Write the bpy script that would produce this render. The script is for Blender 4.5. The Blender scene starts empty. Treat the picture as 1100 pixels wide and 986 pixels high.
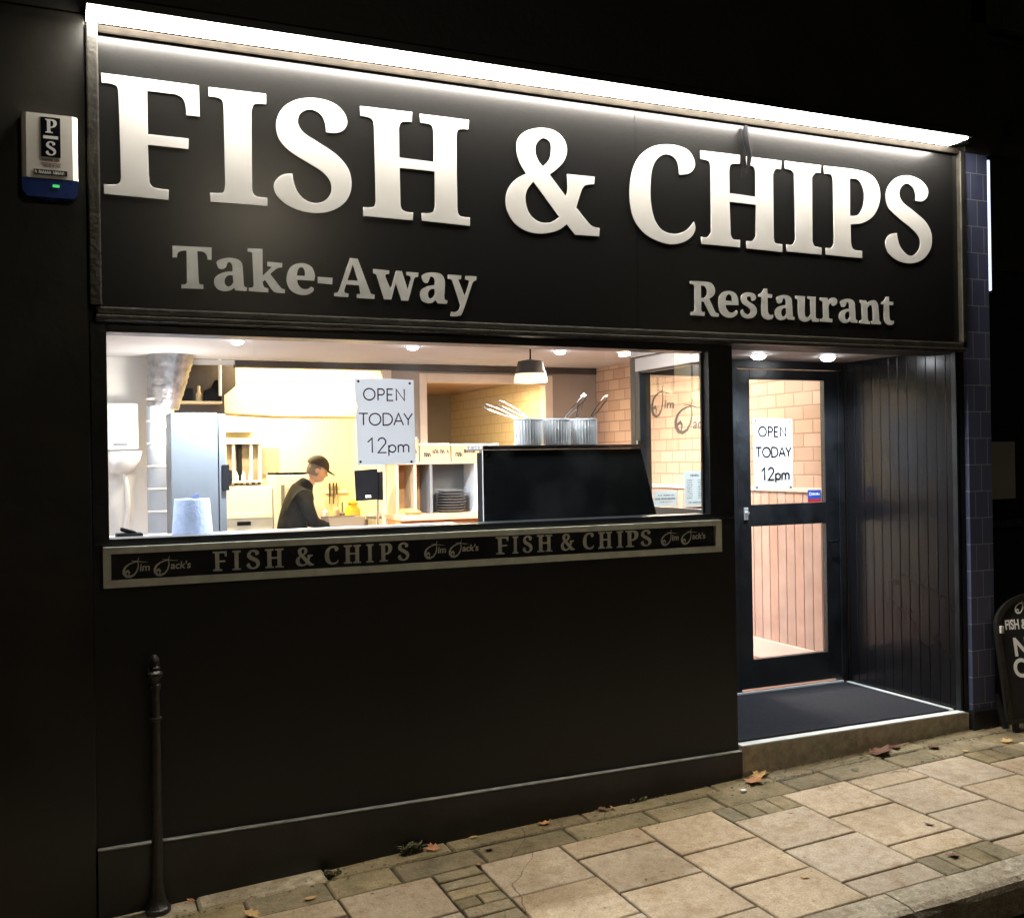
import bpy, bmesh, math, random
from mathutils import Vector, Matrix
R = math.radians
random.seed(7)
sc = bpy.context.scene
C = sc.collection

# ------------------------------------------------------------------ camera
cd = bpy.data.cameras.new("camera"); cd.sensor_width = 36; cd.lens = 36.606
cd.clip_start = 0.05; cd.clip_end = 600
cam = bpy.data.objects.new("camera", cd); C.objects.link(cam)
rt = Vector((0.91422, -0.40491, -0.015792)); up = Vector((0.013996, -0.007396, 0.999875)); fw = Vector((0.404976, 0.914327, 0.0010946))
cam.matrix_world = Matrix(((rt.x, up.x, -fw.x, 0.0), (rt.y, up.y, -fw.y, -4.5), (rt.z, up.z, -fw.z, 1.62), (0, 0, 0, 1)))
sc.camera = cam

# ------------------------------------------------------------------ night sky, moon, exposure
wd = bpy.data.worlds.new("World"); sc.world = wd; wd.use_nodes = True
nt = wd.node_tree; nt.nodes.clear()
sky = nt.nodes.new("ShaderNodeTexSky"); sky.sky_type = 'NISHITA'; sky.sun_disc = False
sky.sun_elevation = R(-7); sky.sun_rotation = R(200)
bgn = nt.nodes.new("ShaderNodeBackground"); bgn.inputs[1].default_value = 0.05
wo = nt.nodes.new("ShaderNodeOutputWorld")
nt.links.new(sky.outputs[0], bgn.inputs[0]); nt.links.new(bgn.outputs[0], wo.inputs[0])
sl = bpy.data.lights.new("moon", 'SUN'); sl.energy = 0.015; sl.angle = R(0.5); sl.color = (1, .93, .8)
so = bpy.data.objects.new("moon", sl); C.objects.link(so); so.rotation_euler = (R(50), 0, R(-25)); so.location = (0, -20, 20)
sc.view_settings.view_transform = 'Standard'; sc.view_settings.look = 'None'
sc.view_settings.exposure = 0.0; sc.view_settings.gamma = 1.0
sc.cycles.use_denoising = True
sc.cycles.max_bounces = 8; sc.cycles.transparent_max_bounces = 12; sc.cycles.caustics_reflective = False; sc.cycles.caustics_refractive = False
sc.cycles.sample_clamp_indirect = 4.0

# ------------------------------------------------------------------ materials
def mat(name, col, rough=.5, metal=0., var=.0, vscale=6., bump=0., bscale=40., spec=.5, coat=0., col2=None, coords='Object', island=0.):
    m = bpy.data.materials.new(name); m.use_nodes = True
    n = m.node_tree; b = n.nodes["Principled BSDF"]
    b.inputs["Roughness"].default_value = rough; b.inputs["Metallic"].default_value = metal
    b.inputs["Specular IOR Level"].default_value = spec; b.inputs["Coat Weight"].default_value = coat
    b.inputs["Coat Roughness"].default_value = .08
    b.inputs["Base Color"].default_value = (*col, 1)
    tc = n.nodes.new("ShaderNodeTexCoord")
    if var > 0 or col2:
        nz = n.nodes.new("ShaderNodeTexNoise"); nz.inputs["Scale"].default_value = vscale; nz.inputs["Detail"].default_value = 6
        n.links.new(tc.outputs[coords], nz.inputs["Vector"])
        cr = n.nodes.new("ShaderNodeValToRGB"); cr.color_ramp.elements[0].position = .32; cr.color_ramp.elements[1].position = .68
        c2 = col2 or tuple(min(1, c * (1 + var)) for c in col); c1 = col if col2 else tuple(c * (1 - var) for c in col)
        cr.color_ramp.elements[0].color = (*c1, 1); cr.color_ramp.elements[1].color = (*c2, 1)
        n.links.new(nz.outputs["Fac"], cr.inputs[0])
        last = cr.outputs[0]
        if island > 0:
            ge = n.nodes.new("ShaderNodeNewGeometry"); hs = n.nodes.new("ShaderNodeHueSaturation")
            mr = n.nodes.new("ShaderNodeMapRange"); mr.inputs[3].default_value = 1 - island; mr.inputs[4].default_value = 1 + island
            n.links.new(ge.outputs["Random Per Island"], mr.inputs[0]); n.links.new(mr.outputs[0], hs.inputs["Value"])
            m2 = n.nodes.new("ShaderNodeMapRange"); m2.inputs[3].default_value = .86; m2.inputs[4].default_value = 1.08
            wn = n.nodes.new("ShaderNodeTexWhiteNoise"); wn.noise_dimensions = '1D'
            n.links.new(ge.outputs["Random Per Island"], wn.inputs["W"]); n.links.new(wn.outputs["Value"], m2.inputs[0]); n.links.new(m2.outputs[0], hs.inputs["Saturation"])
            n.links.new(last, hs.inputs["Color"]); last = hs.outputs[0]
        n.links.new(last, b.inputs["Base Color"])
        rr = n.nodes.new("ShaderNodeMapRange"); rr.inputs[3].default_value = max(.02, rough - .08); rr.inputs[4].default_value = min(1, rough + .1)
        n.links.new(nz.outputs["Fac"], rr.inputs[0]); n.links.new(rr.outputs[0], b.inputs["Roughness"])
    if bump > 0:
        nb = n.nodes.new("ShaderNodeTexNoise"); nb.inputs["Scale"].default_value = bscale; nb.inputs["Detail"].default_value = 5
        n.links.new(tc.outputs[coords], nb.inputs["Vector"])
        bp = n.nodes.new("ShaderNodeBump"); bp.inputs["Strength"].default_value = bump; bp.inputs["Distance"].default_value = .01
        n.links.new(nb.outputs["Fac"], bp.inputs["Height"]); n.links.new(bp.outputs[0], b.inputs["Normal"])
    return m

def emis(name, col, s):
    m = bpy.data.materials.new(name); m.use_nodes = True
    b = m.node_tree.nodes["Principled BSDF"]; b.inputs["Base Color"].default_value = (*col, 1)
    b.inputs["Emission Color"].default_value = (*col, 1); b.inputs["Emission Strength"].default_value = s
    return m

def glassmat(name, tint=(1, 1, 1), rough=.0, ior=1.5):
    m = bpy.data.materials.new(name); m.use_nodes = True; n = m.node_tree; n.nodes.clear()
    o = n.nodes.new("ShaderNodeOutputMaterial"); mx = n.nodes.new("ShaderNodeMixShader")
    t = n.nodes.new("ShaderNodeBsdfTransparent"); t.inputs[0].default_value = (*tint, 1)
    g = n.nodes.new("ShaderNodeBsdfGlossy"); g.inputs["Roughness"].default_value = rough
    f = n.nodes.new("ShaderNodeFresnel"); ge = n.nodes.new("ShaderNodeNewGeometry"); mr = n.nodes.new("ShaderNodeMapRange")
    mr.inputs[3].default_value = ior; mr.inputs[4].default_value = 1 / ior
    n.links.new(ge.outputs["Backfacing"], mr.inputs[0]); n.links.new(mr.outputs[0], f.inputs[0])
    n.links.new(f.outputs[0], mx.inputs[0]); n.links.new(t.outputs[0], mx.inputs[1]); n.links.new(g.outputs[0], mx.inputs[2])
    dm = n.nodes.new("ShaderNodeMixShader"); df = n.nodes.new("ShaderNodeBsdfTranslucent"); tc = n.nodes.new("ShaderNodeTexCoord"); nz = n.nodes.new("ShaderNodeTexNoise")
    nz.inputs["Scale"].default_value = 3.5; nz.inputs["Detail"].default_value = 9; mr2 = n.nodes.new("ShaderNodeMapRange"); mr2.inputs[1].default_value = .45; mr2.inputs[2].default_value = .8; mr2.inputs[4].default_value = .007
    n.links.new(tc.outputs["Object"], nz.inputs["Vector"]); n.links.new(nz.outputs["Fac"], mr2.inputs[0]); n.links.new(mr2.outputs[0], dm.inputs[0]); n.links.new(mx.outputs[0], dm.inputs[1]); n.links.new(df.outputs[0], dm.inputs[2]); n.links.new(dm.outputs[0], o.inputs[0])
    return m

def papermat(name, col, tr=.45):
    m = bpy.data.materials.new(name); m.use_nodes = True; n = m.node_tree; n.nodes.clear()
    o = n.nodes.new("ShaderNodeOutputMaterial"); mx = n.nodes.new("ShaderNodeMixShader"); mx.inputs[0].default_value = tr
    tc = n.nodes.new("ShaderNodeTexCoord"); nz = n.nodes.new("ShaderNodeTexNoise"); nz.inputs["Scale"].default_value = 9
    cr = n.nodes.new("ShaderNodeValToRGB"); cr.color_ramp.elements[0].color = (*[c * .9 for c in col], 1); cr.color_ramp.elements[1].color = (*col, 1)
    d = n.nodes.new("ShaderNodeBsdfDiffuse"); t = n.nodes.new("ShaderNodeBsdfTranslucent")
    n.links.new(tc.outputs["Object"], nz.inputs["Vector"]); n.links.new(nz.outputs["Fac"], cr.inputs[0])
    n.links.new(cr.outputs[0], d.inputs[0]); n.links.new(cr.outputs[0], t.inputs[0])
    n.links.new(d.outputs[0], mx.inputs[1]); n.links.new(t.outputs[0], mx.inputs[2]); n.links.new(mx.outputs[0], o.inputs[0])
    return m

def brickmat(name, c1, c2, mortar, bw, bh, axes='YZ', rough=.25, msize=.012):
    m = bpy.data.materials.new(name); m.use_nodes = True; n = m.node_tree; b = n.nodes["Principled BSDF"]
    b.inputs["Roughness"].default_value = rough
    tc = n.nodes.new("ShaderNodeTexCoord"); sp = n.nodes.new("ShaderNodeSeparateXYZ"); cb = n.nodes.new("ShaderNodeCombineXYZ")
    n.links.new(tc.outputs["Object"], sp.inputs[0])
    n.links.new(sp.outputs[axes[0]], cb.inputs[0]); n.links.new(sp.outputs[axes[1]], cb.inputs[1])
    bt = n.nodes.new("ShaderNodeTexBrick"); bt.inputs["Scale"].default_value = 1
    bt.inputs["Brick Width"].default_value = bw; bt.inputs["Row Height"].default_value = bh; bt.inputs["Mortar Size"].default_value = msize * .5
    bt.inputs["Mortar Smooth"].default_value = .3
    bt.inputs["Color1"].default_value = (*c1, 1); bt.inputs["Color2"].default_value = (*c2, 1); bt.inputs["Mortar"].default_value = (*mortar, 1)
    n.links.new(cb.outputs[0], bt.inputs[0]); n.links.new(bt.outputs[0], b.inputs["Base Color"])
    bp = n.nodes.new("ShaderNodeBump"); bp.inputs["Strength"].default_value = .5; bp.inputs["Distance"].default_value = .004; bp.invert = True
    n.links.new(bt.outputs["Fac"], bp.inputs["Height"])
    nz = n.nodes.new("ShaderNodeTexNoise"); nz.inputs["Scale"].default_value = 14; b2 = n.nodes.new("ShaderNodeBump"); b2.inputs["Strength"].default_value = .12; b2.inputs["Distance"].default_value = .01
    n.links.new(tc.outputs["Object"], nz.inputs["Vector"]); n.links.new(nz.outputs["Fac"], b2.inputs["Height"]); n.links.new(bp.outputs[0], b2.inputs["Normal"]); n.links.new(b2.outputs[0], b.inputs["Normal"])
    return m

M = dict(
    blackwall=mat("black_wall_paint", (.012, .0115, .009), .55, var=.5, vscale=3, bump=.25, bscale=25),
    pilaster=mat("black_gloss_paint", (.017, .0155, .012), .36, var=.35, vscale=2.2, bump=.25, bscale=9),
    stall=mat("black_satin_paint", (.0062, .006, .005), .5, var=.7, vscale=1.1, bump=.15, bscale=60),
    frame=mat("black_frame_paint", (.012, .013, .015), .33, var=.4, vscale=8, bump=.15, bscale=30),
    sign=mat("black_sign_acrylic", (.008, .0078, .0076), .25, spec=.46),
    topframe=mat("brown_black_frame_paint", (.016, .013, .010), .8, spec=.1, var=.3, vscale=20, bump=.2, bscale=40),
    bronze=mat("bronze_frame_metal", (.028, .025, .018), .42, metal=.1, var=.4, vscale=18, bump=.3, bscale=50),
    letter=mat("cream_letter_acrylic", (.55, .535, .51), .35, var=.06, vscale=5, bump=.02),
    smalletter=mat("stone_letter_vinyl", (.57, .565, .53), .5, var=.1, vscale=14),
    bandframe=mat("stone_painted_moulding", (.50, .50, .41), .55, var=.12, vscale=20, bump=.15, bscale=60),
    bandletter=mat("grey_band_lettering", (.74, .75, .68), .5, var=.12, vscale=30),
    housing=mat("dark_metal_housing", (.03, .03, .03), .4, metal=.5, var=.2),
    diffuser=emis("led_diffuser", (1.0, .94, .84), 74),
    strip=emis("blue_led_strip", (.62, .70, 1.0), 1.5),
    lamp_cool=emis("cool_lamp_lens", (.93, .97, 1.0), 60),
    lamp_warm=emis("warm_lamp_lens", (1.0, .86, .55), 30),
    bulb=emis("bulb_glow", (1.0, .92, .8), 25),
    white=mat("white_wall_paint", (.75, .76, .76), .6, var=.05, vscale=2, bump=.1, bscale=60),
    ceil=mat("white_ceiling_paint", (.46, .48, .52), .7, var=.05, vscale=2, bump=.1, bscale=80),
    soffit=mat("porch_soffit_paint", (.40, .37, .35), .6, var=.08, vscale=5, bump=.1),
    grey=mat("taupe_wall_paint", (.26, .22, .19), .6, var=.06, vscale=3, bump=.1, bscale=60),
    blush=mat("cream_trim_paint", (.62, .52, .44), .45, var=.06, vscale=6),
    cream=mat("cream_wall_paint", (.74, .65, .42), .6, var=.08, vscale=2, bump=.1),
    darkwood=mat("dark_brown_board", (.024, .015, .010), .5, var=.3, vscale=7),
    boards=mat("pine_wainscot_paint", (.45, .295, .235), .45, var=.1, vscale=8, bump=.1, island=.07),
    navyboards=mat("navy_black_gloss_boards", (.007, .0065, .0075), .25, spec=.36, var=.01, vscale=.5, island=.2),
    tile=brickmat("cream_metro_tiles", (.54, .385, .30), (.43, .29, .22), (.32, .21, .155), .2, .098),
    dtile=brickmat("yellow_metro_tiles", (.72, .60, .40), (.70, .57, .38), (.58, .46, .29), .2, .1),
    navytile=brickmat("navy_glazed_tiles", (.085, .098, .175), (.11, .125, .21), (.30, .31, .35), .1, .155, 'XZ', .2, .005),
    floor=mat("red_brown_floor_tiles", (.16, .07, .045), .3, var=.3, vscale=9),
    mat_=mat("navy_coir_mat", (.019, .020, .027), .95, var=.35, vscale=60, bump=.9, bscale=260),
    alu=mat("aluminium_strip", (.75, .76, .76), .35, metal=.7, var=.1, vscale=30, bump=.1),
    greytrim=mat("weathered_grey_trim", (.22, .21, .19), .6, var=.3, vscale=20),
    stone=mat("doorstep_stone", (.42, .385, .32), .8, var=.25, vscale=25, bump=.5, bscale=90),
    flag=mat("york_stone_flags", (.46, .352, .235), .8, col2=(.54, .425, .288), vscale=4.5, bump=.5, bscale=30, island=.09),
    paver=mat("mossy_stone_pavers", (.20, .165, .085), .9, col2=(.32, .25, .145), vscale=7, bump=.7, bscale=45, island=.22),
    pale=mat("pale_kerb_stone", (.42, .35, .23), .9, var=.3, vscale=16, bump=.6, bscale=50, island=.1),
    joint=mat("dark_mortar_joint", (.045, .032, .02), .95, var=.4, vscale=30, bump=.6),
    kerb=mat("worn_granite_kerb", (.32, .265, .18), .8, col2=(.56, .475, .34), vscale=38, bump=.7, bscale=90, island=.1),
    asphalt=mat("asphalt", (.035, .034, .032), .85, var=.5, vscale=70, bump=.9, bscale=130),
    ground=mat("dark_ground", (.04, .038, .033), .95, var=.3, vscale=3),
    steel=mat("brushed_steel", (.62, .62, .60), .22, metal=1., var=.1, vscale=12, bump=.05, bscale=30),
    potsteel=mat("satin_pot_steel", (.95, .95, .95), .22, metal=.3, var=.05, vscale=9, bump=.15, bscale=30),
    chrome=mat("polished_steel", (.82, .82, .82), .08, metal=1., bump=.2, bscale=14),
    rangeback=mat("dark_glass_panel", (.010, .0115, .012), .22),
    fridge=mat("grey_fridge_steel", (.085, .094, .105), .42, metal=.2, var=.06, vscale=4),
    plastic=mat("white_plastic", (.80, .81, .80), .4, var=.04, vscale=6),
    offwhite=mat("ivory_plastic", (.90, .86, .77), .42, var=.06, vscale=6),
    bplastic=mat("black_plastic", (.005, .005, .006), .7, spec=.06, var=.2, vscale=10),
    blue=mat("blue_plastic", (.01, .035, .17), .25, var=.2, vscale=8),
    bluepaper=mat("blue_paper_roll", (.52, .60, .84), .9, var=.08, vscale=30, bump=.4, bscale=60),
    foil=mat("crinkled_foil_duct", (.30, .30, .32), .34, metal=.9, var=.3, vscale=14, bump=1.0, bscale=24),
    duct=mat("pale_duct_paint", (.33, .37, .43), .45, var=.08, vscale=5),
    cardboard=mat("cream_card", (.55, .43, .27), .7, var=.1, vscale=9),
    orange=mat("orange_wood_panel", (.55, .27, .10), .45, var=.25, vscale=5),
    counter=mat("pale_wood_counter", (.62, .40, .24), .35, var=.15, vscale=8),
    greypaint=mat("grey_shelf_laminate", (.16, .165, .17), .5, var=.1),
    plate=mat("dark_glazed_plate", (.22, .23, .24), .2, var=.1),
    yellow=mat("yellow_plastic_bag", (.85, .48, .02), .4, var=.15, vscale=15, bump=.8, bscale=30),
    skin=mat("skin", (.55, .33, .24), .55, var=.08, vscale=20),
    jacket=mat("charcoal_jacket_cloth", (.009, .009, .0085), .9, spec=.1, var=.4, vscale=14, bump=1.0, bscale=13),
    trouser=mat("dark_trouser_cloth", (.03, .03, .035), .85, var=.2),
    cap=mat("brown_black_cap_cloth", (.018, .011, .008), .8, var=.2, bump=.3, bscale=120),
    hair=mat("grey_brown_hair", (.16, .125, .10), .7, var=.3, vscale=60),
    iron=mat("black_iron_paint", (.020, .018, .014), .38, var=.4, vscale=30, bump=.4, bscale=50),
    ink=mat("black_ink", (.006, .006, .008), .8, spec=.05),
    greyink=mat("grey_ink", (.10, .10, .11), .6),
    redink=mat("red_ink", (.5, .05, .04), .6),
    whiteink=mat("white_ink", (.93, .93, .91), .5),
    board=mat("chalkboard_black", (.012, .012, .012), .5, var=.3, vscale=6),
    logobrown=mat("brown_etched_logo", (.16, .10, .06), .6, var=.1),
    sblue=mat("sticker_blue", (.03, .08, .40), .4), sred=mat("sticker_red", (.45, .03, .04), .4),
    green=emis("green_indicator", (.1, 1, .25), .5),
    leaf_o=mat("orange_leaf", (.36, .16, .06), .7, var=.35, vscale=40), leaf_b=mat("brown_leaf", (.17, .08, .045), .75, var=.35, vscale=40),
    leaf_y=mat("yellow_leaf", (.50, .32, .12), .7, var=.3, vscale=40), leaf_g=mat("grey_green_leaf", (.16, .14, .08), .8, var=.3, vscale=40),
    moss=mat("moss", (.085, .078, .032), .95, var=.5, vscale=50), litter=mat("white_litter", (.7, .7, .66), .6),
    slate=mat("slate_cladding", (.018, .02, .02), .6, var=.4, vscale=6, bump=.3),
    noticep=mat("grey_notice_paper", (.16, .15, .14), .8, var=.1),
    glass=glassmat("clear_glass"), softglass=glassmat("low_reflection_glass", ior=1.16), paper=papermat("white_sign_paper", (.94, .96, .99), .66), doorpaper=papermat("bright_sign_paper", (.90, .91, .93), .30), menu=papermat("pale_blue_menu_paper", (.74, .82, .84), .5),
)

def weather(m):
    n = m.node_tree; b = n.nodes["Principled BSDF"]; src = b.inputs["Base Color"].links[0].from_socket
    tc = n.nodes.new("ShaderNodeTexCoord")
    def noise(sc_, d, lo, hi):
        z = n.nodes.new("ShaderNodeTexNoise"); z.inputs["Scale"].default_value = sc_; z.inputs["Detail"].default_value = d
        n.links.new(tc.outputs["Object"], z.inputs["Vector"]); r = n.nodes.new("ShaderNodeMapRange")
        r.inputs[1].default_value = lo; r.inputs[2].default_value = hi; n.links.new(z.outputs["Fac"], r.inputs[0]); return r.outputs[0]
    def mul(a, f, col):
        mx = n.nodes.new("ShaderNodeMix"); mx.data_type = 'RGBA'; mx.blend_type = 'MULTIPLY'
        n.links.new(f, mx.inputs[0]); n.links.new(a, mx.inputs[6]); mx.inputs[7].default_value = (*col, 1); return mx.outputs[2]
    s = mul(src, noise(2.1, 8, .46, .78), (.62, .57, .50)); s = mul(s, noise(46, 4, .66, .74), (.50, .46, .40)); s = mul(s, noise(9, 10, .58, .64), (.86, .82, .76)); s = mul(s, noise(130, 4, .40, .62), (.74, .72, .68)); s = mul(s, noise(24, 8, .45, .70), (.80, .76, .70))
    v = n.nodes.new("ShaderNodeTexVoronoi"); v.feature = 'DISTANCE_TO_EDGE'; v.inputs["Scale"].default_value = 1.25
    wz = n.nodes.new("ShaderNodeTexNoise"); wz.inputs["Scale"].default_value = 5; ad = n.nodes.new("ShaderNodeMixRGB"); ad.inputs[0].default_value = .12
    n.links.new(tc.outputs["Object"], wz.inputs["Vector"]); n.links.new(tc.outputs["Object"], ad.inputs[1]); n.links.new(wz.outputs["Color"], ad.inputs[2]); n.links.new(ad.outputs[0], v.inputs["Vector"])
    r = n.nodes.new("ShaderNodeMapRange"); r.inputs[1].default_value = .004; r.inputs[2].default_value = .0; n.links.new(v.outputs["Distance"], r.inputs[0])
    k = n.nodes.new("ShaderNodeMath"); k.operation = 'MULTIPLY'; n.links.new(r.outputs[0], k.inputs[0]); n.links.new(noise(1.1, 2, .50, .58), k.inputs[1])
    s = mul(s, k.outputs[0], (.28, .22, .16)); n.links.new(s, b.inputs["Base Color"])
for k in ('flag', 'paver', 'kerb', 'pale'): weather(M[k])

# ------------------------------------------------------------------ helpers
ORG = {}
class MB:
    def __init__(s): s.b = bmesh.new()
    def box(s, x0, x1, y0, y1, z0, z1, bev=0., rot=None):
        r = bmesh.ops.create_cube(s.b, size=1)
        vs = r['verts']
        c = Vector(((x0 + x1) / 2, (y0 + y1) / 2, (z0 + z1) / 2))
        for v in vs:
            v.co = Vector((v.co.x * (x1 - x0), v.co.y * (y1 - y0), v.co.z * (z1 - z0)))
            if rot: v.co = rot @ v.co
            v.co += c
        if bev > 0:
            es = list({e for v in vs for e in v.link_edges})
            bmesh.ops.bevel(s.b, geom=es, offset=bev, segments=2, affect='EDGES', profile=.6)
        return s
    def prism(s, poly, a0, a1, axis='Y'):
        f = {'Y': lambda p, a: (p[0], a, p[1]), 'Z': lambda p, a: (p[0], p[1], a), 'X': lambda p, a: (a, p[0], p[1])}[axis]
        A = [s.b.verts.new(f(p, a0)) for p in poly]; B = [s.b.verts.new(f(p, a1)) for p in poly]
        n = len(poly)
        s.b.faces.new(A); s.b.faces.new(B[::-1])
        for i in range(n): s.b.faces.new((A[i], B[i], B[(i + 1) % n], A[(i + 1) % n]))
        return s
    def lathe(s, prof, c, n=24, axis='Z'):
        rings = []
        for r, h in prof:
            ring = []
            for i in range(n):
                a = 2 * math.pi * i / n; u, v = r * math.cos(a), r * math.sin(a)
                p = {'Z': (u, v, h), 'Y': (u, h, v), 'X': (h, u, v)}[axis]
                ring.append(s.b.verts.new((c[0] + p[0], c[1] + p[1], c[2] + p[2])))
            rings.append(ring)
        for A, B in zip(rings, rings[1:]):
            for i in range(n): s.b.faces.new((A[i], A[(i + 1) % n], B[(i + 1) % n], B[i]))
        if prof[0][0] > 1e-6: s.b.faces.new(rings[0])
        if prof[-1][0] > 1e-6: s.b.faces.new(rings[-1])
        return s
    def tube(s, pts, r, n=8):
        pts = [Vector(p) for p in pts]; rr = r if isinstance(r, (list, tuple)) else [r] * len(pts); rings = []
        for i, p in enumerate(pts):
            d = (pts[min(i + 1, len(pts) - 1)] - pts[max(i - 1, 0)]).normalized()
            a = d.cross(Vector((0, 0, 1)) if abs(d.z) < .9 else Vector((1, 0, 0))).normalized(); b = d.cross(a)
            rings.append([s.b.verts.new(p + (a * math.cos(2 * math.pi * k / n) + b * math.sin(2 * math.pi * k / n)) * rr[i]) for k in range(n)])
        for A, B in zip(rings, rings[1:]):
            for i in range(n): s.b.faces.new((A[i], A[(i + 1) % n], B[(i + 1) % n], B[i]))
        s.b.faces.new(rings[0]); s.b.faces.new(rings[-1])
        return s
    def ribbon(s, pts, w, y, t=.001, plane='XZ'):
        """flat strip in the XZ plane facing -Y; w = width or list"""
        P = [Vector((p[0], p[1])) for p in pts]; n = len(P); W = w if isinstance(w, (list, tuple)) else [w] * n
        L, Rr = [], []
        for i in range(n):
            a = (P[i] - P[i - 1]).normalized() if i else (P[1] - P[0]).normalized()
            b = (P[i + 1] - P[i]).normalized() if i < n - 1 else a
            d = a + b
            d = d.normalized() if d.length > 1e-6 else a
            k = 1 / max(.5, d.dot(b)); nn = Vector((-d.y, d.x)) * W[i] / 2 * k
            L.append(P[i] + nn); Rr.append(P[i] - nn)
        for i in range(n - 1):
            q = [L[i], L[i + 1], Rr[i + 1], Rr[i]]
            A = [s.b.verts.new((p.x, y, p.y)) for p in q]; s.b.faces.new(A)
        return s
    def poly(s, pts): s.b.faces.new([s.b.verts.new(p) for p in pts]); return s
    def build(s, name, m, parent=None, smooth=False, weld=False):
        if weld: bmesh.ops.remove_doubles(s.b, verts=s.b.verts, dist=1e-5)
        bmesh.ops.recalc_face_normals(s.b, faces=s.b.faces)
        me = bpy.data.meshes.new(name); s.b.to_mesh(me); s.b.free()
        return link(name, me, m, parent, smooth)

def link(name, me, m, parent=None, smooth=False):
    """mesh in world coordinates -> object, parented under its thing"""
    o = bpy.data.objects.new(name, me); C.objects.link(o)
    if m is not None: me.materials.clear(); me.materials.append(M[m] if isinstance(m, str) else m)
    if parent is not None:
        off = ORG[parent]; me.transform(Matrix.Translation(-off)); o.parent = parent; ORG[o] = off
    else:
        # origin at the base centre
        xs = [v.co for v in me.vertices]
        lo = Vector([min(c[i] for c in xs) for i in range(3)]); hi = Vector([max(c[i] for c in xs) for i in range(3)])
        off = Vector(((lo.x + hi.x) / 2, (lo.y + hi.y) / 2, lo.z)); me.transform(Matrix.Translation(-off)); o.location = off; ORG[o] = off
    if smooth:
        for p in me.polygons: p.use_smooth = True
        try: me.set_sharp_from_angle(angle=R(38))
        except Exception: pass
    return o

def tag(o, label=None, cat=None, group=None, kind=None):
    if label: o['label'] = label
    if cat: o['category'] = cat
    if group: o['group'] = group
    if kind: o['kind'] = kind
    return o

def thing(name, label, cat, loc, group=None):
    o = bpy.data.objects.new(name, None); C.objects.link(o); o.location = loc; o.empty_display_size = .1
    ORG[o] = Vector(loc)
    return tag(o, label, cat, group)

def copy_tree(o, loc=None, label=None, rot=None, parent=None):
    c = o.copy(); C.objects.link(c)
    if parent is not None: c.parent = parent
    if loc is not None: c.location = loc
    if rot is not None: c.rotation_euler = rot
    if label: c['label'] = label
    for ch in list(o.children): copy_tree(ch, parent=c)
    return c

def light(name, kind, loc, energy, col, parent=None, size=.3, sizey=None, rot=(0, 0, 0), spot=120, blend=.6):
    l = bpy.data.lights.new(name, kind); l.energy = energy; l.color = col
    if kind == 'AREA':
        l.size = size
        if sizey: l.shape = 'RECTANGLE'; l.size_y = sizey
    else:
        l.shadow_soft_size = size
        if kind == 'SPOT': l.spot_size = R(spot); l.spot_blend = blend
    o = bpy.data.objects.new(name, l); C.objects.link(o); o.rotation_euler = rot
    if parent is not None: o.parent = parent; o.location = Vector(loc) - ORG[parent]
    else: o.location = loc
    return o

def gz(x, y=0.):
    """height of the pavement, which climbs to the right and falls a little to the kerb"""
    if x < 0: z = -.193 + .0537 * x
    elif x > 7: z = .0653 + .02 * (x - 7)
    else: z = -.193 + .0537 * x - .0024 * x * x
    return z + .02 * max(y, -1.6)

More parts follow.
